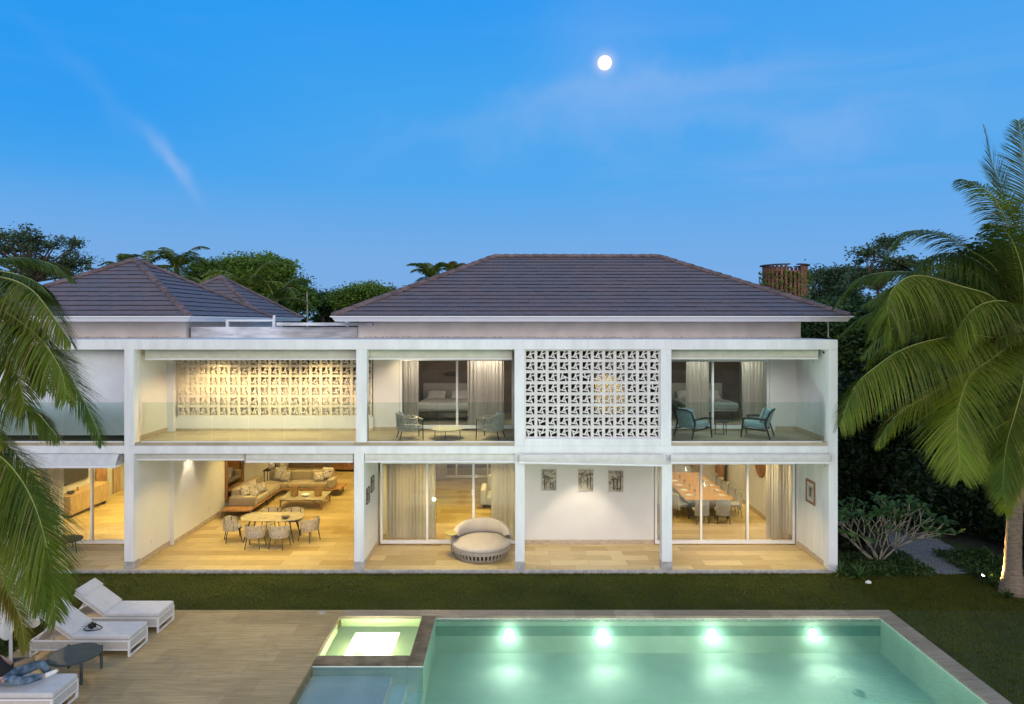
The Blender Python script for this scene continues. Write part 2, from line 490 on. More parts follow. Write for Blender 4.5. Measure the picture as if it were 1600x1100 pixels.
def pillowmat():
    m = bpy.data.materials.new('printed_pillow_cloth')
    m.use_nodes = True
    t = NT(m.node_tree)
    tcn = t.n('ShaderNodeTexCoord')
    vo = t.n('ShaderNodeTexVoronoi', Vector=tcn.outputs['Object'], Scale=8.0)
    s = t.math('SINE', t.math('MULTIPLY', vo.outputs['Distance'], 26.0))
    cc = t.mix(t.math('GREATER_THAN', s, 0.35), (0.78, 0.72, 0.62), (0.10, 0.06, 0.035))
    p = t.n('ShaderNodeBsdfPrincipled', Roughness=0.9)
    t.set(p, 'Base Color', cc)
    o = t.n('ShaderNodeOutputMaterial')
    t.t.links.new(p.outputs[0], o.inputs[0])
    return m


M['pillow'] = pillowmat()


def printmat(name, seed, dark):
    m = bpy.data.materials.new(name)
    m.use_nodes = True
    t = NT(m.node_tree)
    tcn = t.n('ShaderNodeTexCoord')
    mpn = t.n('ShaderNodeMapping')
    t.set(mpn, 'Vector', tcn.outputs['Object'])
    mpn.inputs['Location'].default_value = (seed * 3.1, seed, seed * 1.7)
    n1 = t.n('ShaderNodeTexNoise', Vector=mpn.outputs[0], Scale=5.0, Detail=2.0, Distortion=1.2)
    n2 = t.n('ShaderNodeTexNoise', Vector=mpn.outputs[0], Scale=34.0, Detail=6.0, Roughness=0.75)
    f = t.math('MULTIPLY', t.maprange(n1.outputs[0], 0.38, 0.58), t.maprange(n2.outputs[0], 0.38, 0.58))
    cc = t.mix(f, (0.52, 0.47, 0.37), dark)
    p = t.n('ShaderNodeBsdfPrincipled', Roughness=0.6)
    t.set(p, 'Base Color', cc)
    o = t.n('ShaderNodeOutputMaterial')
    t.t.links.new(p.outputs[0], o.inputs[0])
    return m


# ------------------------------------------------------------------ mesh helpers
class MB:
    def __init__(s):
        s.v = []
        s.f = []

    def add(s, vs, fs):
        b = len(s.v)
        s.v += [tuple(v) for v in vs]
        s.f += [tuple(b + i for i in f) for f in fs]
        return s

    def box(s, x0, x1, y0, y1, z0, z1, mtx=None):
        vs = [(x, y, z) for z in (z0, z1) for (x, y) in ((x0, y0), (x1, y0), (x1, y1), (x0, y1))]
        if mtx is not None:
            vs = [mtx @ Vector(v) for v in vs]
        return s.add(vs, [(3, 2, 1, 0), (4, 5, 6, 7), (0, 1, 5, 4), (1, 2, 6, 5), (2, 3, 7, 6), (3, 0, 4, 7)])

    def tube(s, pts, rad, n=8, cap=True):
        pts = [Vector(p) for p in pts]
        if not isinstance(rad, (list, tuple)):
            rad = [rad] * len(pts)
        b = len(s.v)
        prev = None
        for i, p in enumerate(pts):
            t = (pts[min(i + 1, len(pts) - 1)] - pts[max(i - 1, 0)])
            if t.length < 1e-9:
                t = Vector((0, 0, 1))
            t.normalize()
            if prev is None:
                a = t.orthogonal().normalized()
            else:
                a = prev - t * prev.dot(t)
                a = a.normalized() if a.length > 1e-6 else t.orthogonal().normalized()
            prev = a
            c = t.cross(a)
            for k in range(n):
                an = 2 * PI * k / n
                s.v.append(tuple(p + (a * math.cos(an) + c * math.sin(an)) * rad[i]))
        for i in range(len(pts) - 1):
            for k in range(n):
                k2 = (k + 1) % n
                s.f.append((b + i * n + k, b + i * n + k2, b + (i + 1) * n + k2, b + (i + 1) * n + k))
        if cap:
            s.f.append(tuple(b + k for k in reversed(range(n))))
            e = b + (len(pts) - 1) * n
            s.f.append(tuple(e + k for k in range(n)))
        return s

    def lathe(s, prof, c=(0, 0, 0), n=24, sx=1.0, sy=1.0):
        b = len(s.v)
        for (r, z) in prof:
            for k in range(n):
                a = 2 * PI * k / n
                s.v.append((c[0] + r * sx * math.cos(a), c[1] + r * sy * math.sin(a), c[2] + z))
        for i in range(len(prof) - 1):
            for k in range(n):
                k2 = (k + 1) % n
                s.f.append((b + i * n + k, b + i * n + k2, b + (i + 1) * n + k2, b + (i + 1) * n + k))
        s.f.append(tuple(b + k for k in reversed(range(n))))
        e = b + (len(prof) - 1) * n
        s.f.append(tuple(e + k for k in range(n)))
        return s

    def prism(s, poly, z0, z1):
        n = len(poly)
        vs = [(x, y, z0) for x, y in poly] + [(x, y, z1) for x, y in poly]
        fs = [tuple(reversed(range(n))), tuple(range(n, 2 * n))] + [(i, (i + 1) % n, n + (i + 1) % n, n + i) for i in range(n)]
        return s.add(vs, fs)

    def grid(s, fn, nu, nv):
        b = len(s.v)
        for i in range(nu + 1):
            for j in range(nv + 1):
                s.v.append(tuple(fn(i / nu, j / nv)))
        for i in range(nu):
            for j in range(nv):
                q = b + i * (nv + 1) + j
                s.f.append((q, q + nv + 1, q + nv + 2, q + 1))
        return s

    def pillow(s, c, w, h, t, mtx):
        """a puffed cushion, w by h, thickness t"""
        def top(sg):
            def fn(u, v):
                a, b_ = u * 2 - 1, v * 2 - 1
                k = (1 - a ** 4) * (1 - b_ ** 4)
                pin = 1 - 0.07 * (abs(a) * abs(b_)) ** 2 * 0 - 0.06 * (1 - abs(b_)) * abs(a) ** 6 - 0
                return Vector(c) + mtx @ Vector((a * w / 2 * (1 - 0.07 * (1 - b_ * b_)), b_ * h / 2 * (1 - 0.07 * (1 - a * a)), sg * t / 2 * max(k, 0) ** 0.5))
            return fn
        s.grid(top(1), 8, 8)
        b = len(s.f)
        s.grid(top(-1), 8, 8)
        s.f[b:] = [tuple(reversed(f)) for f in s.f[b:]]
        return s

    def build(s, name, mat, parent=None, smooth=False, bevel=0.0, seg=2, local=True, label=None):
        me = bpy.data.meshes.new(name)
        me.from_pydata(s.v, [], s.f)
        me.materials.append(mat)
        if smooth:
            me.polygons.foreach_set('use_smooth', [True] * len(me.polygons))
        me.update()
        o = bpy.data.objects.new(name, me)
        col.objects.link(o)
        if parent is not None:
            o.parent = parent
            if not local:
                o.location = -world_loc(parent)
        if bevel:
            bv = o.modifiers.new('bevel', 'BEVEL')
            bv.width = bevel
            bv.segments = seg
            bv.limit_method = 'ANGLE'
            if smooth is False and seg > 1:
                me.polygons.foreach_set('use_smooth', [True] * len(me.polygons))
                wn = o.modifiers.new('normals', 'WEIGHTED_NORMAL')
                wn.keep_sharp = True
        if label:
            o['label'] = label
        return o


def world_loc(o):
    v = Vector(o.location)
    while o.parent:
        o = o.parent
        v += Vector(o.location)
    return v


def npmesh(name, P, mat, parent=None, smooth=False):
    """P: (n, k, 3) array, one k-gon each"""
    n, k, _ = P.shape
    me = bpy.data.meshes.new(name)
    me.vertices.add(n * k)
    me.vertices.foreach_set('co', P.reshape(-1).astype(np.float32))
    me.loops.add(n * k)
    me.loops.foreach_set('vertex_index', np.arange(n * k, dtype=np.int32))
    me.polygons.add(n)
    me.polygons.foreach_set('loop_start', np.arange(0, n * k, k, dtype=np.int32))
    me.polygons.foreach_set('loop_total', np.full(n, k, dtype=np.int32))
    me.update(calc_edges=True)
    me.materials.append(mat)
    o = bpy.data.objects.new(name, me)
    col.objects.link(o)
    if parent is not None:
        o.parent = parent
    return o


def tag(o, label, cat, group=None, kind=None):
    if label:
        o['label'] = label
    if cat:
        o['category'] = cat
    if group:
        o['group'] = group
    if kind:
        o['kind'] = kind
    return o


def struct(o):
    o['kind'] = 'structure'
    return o


def thing(name, loc, label, cat, group=None, rz=0.0):
    o = bpy.data.objects.new(name, None)
    o.empty_display_size = 0.2
    col.objects.link(o)
    o.location = loc
    o.rotation_euler = (0, 0, rz)
    return tag(o, label, cat, group)


def dup(o, loc=None, rz=None, label=None, parent=None):
    c = o.copy()
    col.objects.link(c)
    if parent is not None:
        c.parent = parent
    if loc is not None:
        c.location = loc
    if rz is not None:
        c.rotation_euler = (0, 0, rz)
    if label:
        c['label'] = label
    for ch in list(o.children):
        dup(ch, parent=c)
    return c


def lamp(name, kind, loc, energy, color, parent, size=0.2, target=None, spot=None, blend=0.6, spread=None):
    l = bpy.data.lights.new(name, kind)
    l.energy = energy
    l.color = color
    if kind == 'AREA':
        l.shape = 'DISK'
        l.size = size
        if spread:
            l.spread = R(spread)
    elif kind == 'SPOT':
        l.spot_size = R(spot or 90)
        l.spot_blend = blend
        l.shadow_soft_size = size
    else:
        l.shadow_soft_size = size
    o = bpy.data.objects.new(name, l)
    col.objects.link(o)
    if parent is not None:
        o.parent = parent
        o.location = Vector(loc) - world_loc(parent)
    else:
        o.location = loc
    if target is not None:
        d = Vector(target) - Vector(loc)
        o.rotation_euler = d.to_track_quat('-Z', 'Y').to_euler()
    return o
# ================================================================== GROUND, DECK, POOL
GZ = -0.12
m = MB()
xs = [-600, -10.6, -4.0, 9.2, 600]
ys = [-60, 3.0, 16.8, 1500]
for i in range(4):
    for j in range(3):
        if j == 1 and i in (1, 2):
            continue
        m.add([(xs[i], ys[j], GZ), (xs[i + 1], ys[j], GZ), (xs[i + 1], ys[j + 1], GZ), (xs[i], ys[j + 1], GZ)], [(0, 1, 2, 3)])
struct(m.build('lawn', M['lawn']))
m = MB()
m.box(-10.75, -4.17, 2.5, 16.9, -0.4, -0.10)
struct(m.build('pool_deck', M['deck']))
m = MB()
m.box(-4.168, 9.33, 16.55, 16.9, -0.15, -0.097)
m.box(8.93, 9.33, 2.5, 16.548, -0.15, -0.097)
struct(m.build('pool_coping', M['coping']))
m = MB()
m.box(-2.18, -1.85, 14.24, 16.549, -0.155, -0.094)
m.box(-4.168, -2.182, 14.24, 14.58, -0.155, -0.094)
struct(m.build('spa_coping', M['rim'], bevel=0.01, seg=2))
# pool shell
m = MB()
m.box(-4.4, 9.2, 2.3, 16.8, -1.25, -1.0)                 # floor
m.box(-4.165, 9.15, 16.552, 16.8, -0.998, -0.24)         # far wall
m.box(8.932, 9.2, 2.5, 16.55, -0.998, -0.152)            # right wall
m.box(-2.498, -2.18, 2.5, 14.24, -0.998, -0.52)          # step
m.box(-2.178, -1.85, 2.5, 14.24, -0.998, -0.70)          # step
m.box(-4.4, -4.167, 2.5, 16.8, -0.998, -0.41)
struct(m.build('pool_basin', M['plaster']))
struct(MB().box(-4.165, -2.5, 2.5, 14.24, -0.998, -0.36).build('pool_shelf', M['shelfplaster']))
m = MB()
m.box(-1.852, 8.93, 16.546, 16.556, -0.58, -0.34)  # darker band across the far wall, set apart by colour only
struct(m.build('pool_dark_band', M['poolband']))
m = MB()
m.box(-4.165, 9.1, 16.549, 16.8, -0.238, -0.151)
struct(m.build('pool_waterline', M['wline']))
# spa: bench and pit
m = MB()
m.box(-4.165, -2.182, 16.2, 16.55, -0.998, -0.34)
m.box(-4.165, -2.182, 14.582, 14.75, -0.998, -0.34)
m.box(-4.165, -3.71, 14.752, 16.198, -0.998, -0.34)
m.box(-2.66, -2.182, 14.752, 16.198, -0.998, -0.34)
m.box(-3.708, -2.662, 14.752, 16.198, -0.998, -0.80)
m.box(-4.165, -4.14, 14.582, 16.198, -0.338, -0.14)
m.box(-4.138, -2.184, 16.52, 16.55, -0.338, -0.15)
struct(m.build('spa_basin', M['spaplaster']))
struct(MB().box(-2.178, -1.853, 14.245, 16.548, -0.998, -0.156).box(-4.165, -2.182, 14.245, 14.578, -0.998, -0.156).build('spa_wall', M['plaster']))
# water sheets
m = MB()
m.add([(-1.852, 2.5, -0.175), (8.935, 2.5, -0.175), (8.935, 16.55, -0.175), (-1.852, 16.55, -0.175)], [(0, 1, 2, 3)])
struct(m.build('pool_water', M['water']))
struct(MB().box(-1.846, 8.928, 2.52, 16.542, -0.994, -0.18).build('pool_water_body', M['watervol']))
m = MB()
m.add([(-4.17, 2.5, -0.175), (-1.852, 2.5, -0.175), (-1.852, 14.24, -0.175), (-4.17, 14.24, -0.175)], [(0, 1, 2, 3)])
struct(m.build('shelf_water', M['shelfwater']))
m = MB()
m.add([(-4.14, 14.58, -0.125), (-2.18, 14.58, -0.125), (-2.18, 16.52, -0.125), (-4.14, 16.52, -0.125)], [(0, 1, 2, 3)])
struct(m.build('spa_water', M['spawater']))
# pool lights
PLX = (795, 941, 1112, 1270)
names = ['underwater pool light nearest the spa', 'underwater pool light second from the spa', 'underwater pool light second from the right pool wall', 'underwater pool light nearest the right pool wall']
for px_, lb in zip(PLX, names):
    X = (px_ - 800) * 16.5 / FPX
    t = thing('pool_light', (X, 16.546, -0.50), lb, 'pool light', 'lights in the far wall of the pool')
    MB().lathe([(0.001, 0), (0.115, 0), (0.115, 0.02), (0.001, 0.021)], n=20).build('housing', M['whitemetal'], t).rotation_euler = (R(90), 0, 0)
    MB().lathe([(0.085, 0.022), (0.07, 0.04), (0.04, 0.05), (0.001, 0.055)], n=20).build('lens', M['poollamp'], t, smooth=True).rotation_euler = (R(90), 0, 0)
    lamp('pool_lamp', 'SPOT', (X, 16.40, -0.45), 115, (1.0, 1.0, 0.94), t, size=0.22, target=(X, 11.8, -0.80), spot=110, blend=1.0)
    lamp('pool_lamp', 'POINT', (X, 16.40, -0.50), 5, (1.0, 1.0, 0.90), t, size=0.06)
for X, Y, s_, lb in ((8.925, 11.6, -1, 'added fill light in the right pool wall, the farther one'), (8.925, 8.2, -1, 'added fill light in the right pool wall, the nearer one'), (-1.846, 11.6, 1, 'added fill light beside the pool steps, the farther one'), (-1.846, 8.2, 1, 'added fill light beside the pool steps, the nearer one')):
    z_ = -0.5 if s_ < 0 else -0.84  # unseen lights, added to fill the pool with even light
    t = thing('pool_light', (X, Y, z_), lb, 'pool light', 'added fill lights in the side walls of the pool')
    MB().lathe([(0.10, 0.0), (0.09, 0.006), (0.001, 0.008)], n=20).build('lens', M['poollamp'], t).rotation_euler = (0, R(90 * s_), 0)
    lamp('pool_lamp', 'SPOT', (X + 0.16 * s_, Y, z_ + 0.05), 2600, (0.95, 1.0, 0.88), t, size=0.05, target=(X + 6 * s_, Y + 1.2, -0.62), spot=118, blend=1.0)
t = thing('spa_light', (-3.185, 16.19, -0.62), 'bright lamp inside the lit square spa', 'pool light')
MB().lathe([(0.001, 0), (0.115, 0), (0.115, 0.02), (0.001, 0.021)], n=20).build('housing', M['whitemetal'], t).rotation_euler = (R(90), 0, 0)
MB().lathe([(0.10, 0.022), (0.09, 0.04), (0.001, 0.06)], n=20).build('lens', M['poollamp'], t, smooth=True).rotation_euler = (R(90), 0, 0)
lamp('spa_lamp', 'POINT', (-3.185, 15.6, -0.60), 80, (1.0, 0.98, 0.80), t, size=0.12)
lamp('spa_lamp', 'POINT', (-3.185, 15.3, -0.20), 75, (0.95, 1.0, 0.62), t, size=0.05)
# drain cover in the pool floor and small skimmer lid in the deck
c = at(1342, 1082, 7.98 * FPX / 577)
t = thing('pool_drain', (c.x, c.y, -1.0), 'small round drain cover on the pool floor', 'drain')
MB().lathe([(0.13, 0.0), (0.13, 0.02), (0.09, 0.045), (0.001, 0.05)], n=20).build('cover', M['poolband'], t, smooth=True)
c = at(503, 957.5, 7.1 * FPX / 452.5)
t = thing('skimmer_lid', (c.x, c.y, -0.0985), 'small round lid in the deck beside the spa corner', 'lid')
MB().lathe([(0.09, 0), (0.09, 0.006), (0.078, 0.008), (0.076, 0.004), (0.001, 0.004)], n=22).build('ring', M['stone_base'], t)

# gravel path on the right
def gpt(px_, py_, z):
    Y = (CAMZ - z) * FPX / (py_ - 505)
    return ((px_ - 800) * Y / FPX, Y)
poly = [gpt(*p, -0.1) for p in [(1428, 893), (1480, 897), (1552, 893), (1537, 880), (1490, 855), (1455, 836), (1425, 822), (1402, 812), (1382, 815), (1385, 832), (1392, 850), (1405, 872)]]
m = MB()
m.add([(x, y, GZ + 0.006) for x, y in poly], [tuple(range(len(poly)))])
struct(m.build('gravel_path', M['gravel']))
P = []
minx, maxx = min(p[0] for p in poly), max(p[0] for p in poly)
miny, maxy = min(p[1] for p in poly), max(p[1] for p in poly)
def inside(x, y, poly):
    c = False
    for i in range(len(poly)):
        x1, y1 = poly[i]
        x2, y2 = poly[i - 1]
        if (y1 > y) != (y2 > y) and x < (x2 - x1) * (y - y1) / (y2 - y1) + x1:
            c = not c
    return c
for i in range(9000):
    x = random.uniform(minx, maxx)
    y = random.uniform(miny, maxy)
    if inside(x, y, poly):
        r = random.uniform(0.012, 0.03)
        a = random.uniform(0, PI)
        z = GZ + 0.008
        ca, sa = math.cos(a) * r, math.sin(a) * r
        P.append([(x + ca, y + sa, z), (x - sa, y + ca, z), (x, y, z + r * 0.8)])
        P.append([(x - sa, y + ca, z), (x - ca, y - sa, z), (x, y, z + r * 0.8)])
        P.append([(x - ca, y - sa, z), (x + sa, y - ca, z), (x, y, z + r * 0.8)])
        P.append([(x + sa, y - ca, z), (x + ca, y + sa, z), (x, y, z + r * 0.8)])
tag(npmesh('gravel', np.array(P), M['gravel']), 'loose grey gravel covering the path by the palm', None, kind='stuff')

# planted bed soil
def sheet(name, pts, z, mat):
    m = MB()
    m.add([(x, y, z) for x, y in pts], [tuple(range(len(pts)))])
    return struct(m.build(name, mat))
sheet('planting_bed', [(9.3, 19.2), (10.2, 18.8), (11.4, 18.95), (12.2, 19.6), (12.0, 20.6), (12.5, 24), (9.3, 24)], GZ + 0.003, M['soil'])
sheet('planting_bed', [(12.9, 18.5), (13.2, 17.6), (14.5, 17.0), (22, 16.5), (30, 40), (13, 40), (12.6, 24), (15.2, 21.5), (13.6, 19.3)], GZ + 0.003, M['soil'])

# grass blades over the mown lawn
def blades(n, x0, x1, y0, y1, h, skip):
    x = rng.uniform(x0, x1, n)
    y = rng.uniform(y0, y1, n)
    k = ~skip(x, y)
    x, y = x[k], y[k]
    n = len(x)
    a = rng.uniform(0, 2 * PI, n)
    hh = rng.uniform(0.6, 1.2, n) * h
    wd = rng.uniform(0.006, 0.012, n)
    lx = rng.normal(0, 0.02, n)
    ly = rng.normal(0, 0.02, n)
    z0 = np.full(n, GZ)
    P = np.stack([np.stack([x - wd * np.cos(a), y - wd * np.sin(a), z0], 1),
                  np.stack([x + wd * np.cos(a), y + wd * np.sin(a), z0], 1),
                  np.stack([x + lx, y + ly, z0 + hh], 1)], 1)
    return P
dk = lambda x, y: ((x > -10.77) & (x < 9.35) & (y < 16.91)) | (np.array([inside(a, b, poly) for a, b in zip(x, y)]) if len(x) < 70000 else np.zeros(len(x), bool))
P1 = blades(130000, -15, 13.4, 16.9, 19.38, 0.035, lambda x, y: (x > -10.77) & (x < 9.35) & (y < 16.91))
P2 = blades(60000, 9.33, 17, 10.5, 19.2, 0.04, dk)
P3 = blades(14000, -14, -10.76, 12.5, 18, 0.07, lambda x, y: x > 99)
P4 = blades(5000, -15, 9.2, 19.25, 19.39, 0.075, lambda x, y: x > 99)
tag(npmesh('grass', np.concatenate([P1, P2, P3, P4]), M['grass']), 'short mown grass of the lawn around the pool', None, kind='stuff')

# ================================================================== THE VILLA
M['blockcream0'] = pm('cream_lit_patch', (0.78, 0.66, 0.42), 0.7, 0.05)
house = thing('villa', (-1.0, 24.0, 0.0), 'long white two storey villa with lit open terraces and tiled hip roofs', 'house')


def hb(name, mat, boxes, bevel=0.0, parent=None, label=None):
    o = None
    for b in boxes:
        o = MB().box(*b).build(name, mat, parent or house, local=False, bevel=bevel, label=label)
    return o


XL = -21.0
YF, YB = 19.4, 21.6
hb('ground_floor', M['floor'], [(XL, 9.24, 19.42, 33.0, -0.35, 0.0)], label='golden travertine plank floor of the rooms')
hb('terrace_edge', M['stone_base'], [(XL, 9.0, 19.36, 19.418, -0.35, -0.004)])
hb('upper_floor_slab', M['stucco'], [(XL, 8.998, 19.702, 36.0, 3.292, 3.508)])
hb('balcony_floor', M['upfloor'], [(-10.8, 8.998, 19.45, 30.0, 3.512, 3.60), (XL, -11.0, 19.45, 30.0, 3.512, 3.60)])
hb('beam', M['stucco'], [(XL, 8.996, 19.4, 19.70, 3.29, 3.51)], bevel=0.006)
hb('beam', M['stucco'], [(XL, 9.26, 19.4, 19.70, 6.25, 6.53)], bevel=0.006)
hb('roof_slab', M['parapet'], [(XL, 9.258, 19.702, 30.0, 6.352, 6.534)])
# columns
for (xa, xb, za, zb) in ((-11.02, -10.75, 0.22, 3.29), (-11.02, -10.75, 3.512, 6.25), (-4.49, -4.21, 0.22, 3.29), (-4.43, -4.13, 3.61, 6.25),
                         (0.09, 0.36, 0.22, 3.29), (0.07, 0.36, 3.512, 6.25), (4.26, 4.55, 0.22, 3.29), (4.23, 4.53, 3.512, 6.25)):
    hb('column', M['stucco'], [(xa, xb, 19.398, 19.698, za, zb)], bevel=0.006)
for (xa, xb) in ((-11.02, -10.75), (-4.49, -4.21), (0.09, 0.36), (4.26, 4.55)):
    hb('column_base', M['stone_base'], [(xa - 0.006, xb + 0.006, 19.392, 19.704, 0.0, 0.218)])
hb('column_base', M['stone_base'], [(-4.436, -4.124, 19.45, 19.704, 3.602, 3.608)])
# walls running back
hb('end_wall', M['stucco'], [(9.0, 9.258, 19.402, 31.0, -0.1, 6.248)], bevel=0.004)
hb('wall', M['stucco_in'], [(-11.0, -10.8, 19.70, 33.0, 0.0, 3.29)])
hb('wall', M['stucco_in'], [(-10.798, -10.67, 21.55, 28.7, 0.0, 3.29)])
hb('wall', M['stucco_in'], [(-11.0, -10.802, 19.70, 30.0, 3.602, 6.35)])
hb('pilaster', M['stucco'], [(-10.8, -10.60, 21.38, 21.56, 3.602, 6.35)])
hb('wall', M['stucco_in'], [(-4.45, -4.25, 19.70, 33.0, 0.0, 3.29)])
hb('wall', M['stucco_in'], [(0.30, 4.49, 21.6, 21.8, 0.0, 3.29)])
hb('wall', M['stucco_in'], [(1.0, 1.2, 21.802, 31.0, 0.0, 3.29)])
hb('wall', M['stucco_in'], [(4.2, 4.4, 21.802, 30.2, 0.0, 3.29)])
hb('wall', M['stucco_in'], [(4.402, 8.998, 30.2, 30.4, 0.0, 3.29)])
hb('wall', M['stucco_in'], [(XL, -11.002, 29.0, 29.2, 0.0, 3.29)])
hb('wall', M['stucco_in'], [(XL, -18.0, 21.6, 28.99, 0.0, 3.29)])
# upper floor walls
hb('wall', M['stucco_in'], [(-4.39, -3.56, 21.6, 21.8, 3.602, 6.35)])
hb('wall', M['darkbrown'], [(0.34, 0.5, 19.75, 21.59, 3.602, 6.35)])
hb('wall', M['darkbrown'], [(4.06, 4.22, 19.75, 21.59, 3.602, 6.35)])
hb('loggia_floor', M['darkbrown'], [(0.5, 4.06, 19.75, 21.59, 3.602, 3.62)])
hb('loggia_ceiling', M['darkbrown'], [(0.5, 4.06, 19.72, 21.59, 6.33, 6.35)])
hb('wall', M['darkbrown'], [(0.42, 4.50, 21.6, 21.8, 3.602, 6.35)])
hb('inner_panel', M['blockcream0'], [(2.62, 3.72, 21.56, 21.598, 4.15, 6.05)])  # cream panel painted for the lit patch on the back wall
hb('wall', M['stucco_in'], [(8.32, 8.998, 21.6, 21.8, 3.602, 6.35)])
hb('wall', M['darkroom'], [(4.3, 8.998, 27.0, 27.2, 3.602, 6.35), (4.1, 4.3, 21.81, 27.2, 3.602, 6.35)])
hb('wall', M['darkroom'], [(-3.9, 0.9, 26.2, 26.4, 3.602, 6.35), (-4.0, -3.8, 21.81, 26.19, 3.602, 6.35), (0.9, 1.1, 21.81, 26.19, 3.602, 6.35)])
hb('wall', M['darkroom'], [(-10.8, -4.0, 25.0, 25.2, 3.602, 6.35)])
# wall close behind the breeze blocks, low on the right and full height on the left
hb('wall', M['beige'], [(-10.8, -8.35, 21.84, 21.95, 3.602, 6.35), (-8.348, -4.4, 22.1, 22.2, 3.602, 5.18)])
hb('wall', M['stucco_in'], [(-10.6, -4.392, 21.55, 21.67, 3.602, 4.06)])
# skirtings
hb('skirting', M['skirt'], [(-10.798, -10.78, 19.72, 21.54, 0.0, 0.15), (-10.668, -10.65, 21.55, 28.7, 0.0, 0.15),
                            (-4.248, -4.23, 19.72, 21.5, 0.0, 0.15), (0.38, 4.49, 21.58, 21.598, 0.0, 0.15),
                            (8.98, 8.998, 19.72, 21.5, 0.0, 0.15), (8.98, 8.998, 21.82, 30.2, 0.0, 0.16),
                            (-10.802, -10.785, 19.72, 21.36, 3.602, 3.74), (-4.4, -3.6, 21.58, 21.598, 3.602, 3.72),
                            (8.34, 8.98, 21.58, 21.598, 3.602, 3.74), (8.98, 8.998, 19.72, 21.57, 3.602, 3.74), (-10.6, -4.392, 21.53, 21.548, 3.602, 3.68)])
# back of the ground floor
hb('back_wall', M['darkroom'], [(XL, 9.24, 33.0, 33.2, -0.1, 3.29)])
hb('pillar', M['stucco_in'], [(-10.798, -10.3, 30.4, 30.8, 0.0, 3.29)])
# upper volume with the tiled roofs
hb('upper_wall', M['beige'], [(-4.9, 9.2, 21.75, 29.2, 6.536, 7.06)])
hb('upper_wall', M['beige'], [(XL, -10.4, 21.75, 27.6, 6.536, 7.06)])
hb('link_parapet', M['parapet'], [(-10.3, -4.95, 21.9, 22.1, 6.536, 6.88)])
hb('link_parapet', M['parapet'], [(-10.39, -4.95, 22.12, 27.5, 6.536, 6.80)])
hb('link_slab', M['parapet'], [(-7.42, -4.42, 21.5, 22.6, 6.92, 7.02)])
hb('link_frame', M['whitemetal'], [(-9.35, -9.27, 22.3, 22.38, 6.88, 7.06), (-9.35, -7.75, 22.3, 22.38, 7.062, 7.12), (-7.83, -7.75, 22.3, 22.38, 6.88, 7.06), (-7.81, -7.75, 22.3, 22.38, 7.122, 7.26)])
hb('upper_wall', M['beige'], [(-15.5, -11.3, 29.5, 33.6, 6.3, 7.09)])

# small dirt line: fallen leaves along the foot of the upper wall
P = []
for i in range(900):
    x = random.choice([random.uniform(-4.8, 9.1), random.gauss(-1.5, 2.5), random.uniform(-16, -10.5)])
    if not (-4.8 < x < 9.1 or x < -10.5):
        continue
    y = 21.70 - abs(random.gauss(0, 0.10))
    a = random.uniform(0, PI)
    r = random.uniform(0.01, 0.035)
    z = 6.545 + random.uniform(0, 0.02)
    P.append([(x - r * math.cos(a), y - r * math.sin(a), z), (x + r * 0.4, y - r * 0.3, z + 0.01), (x + r * math.cos(a), y + r * math.sin(a), z), (x - r * 0.3, y + r * 0.4, z + 0.012)])
tag(npmesh('fallen_leaves', np.array(P), M['darkwood']), 'dry fallen leaves lying along the foot of the upper wall', None, kind='stuff')


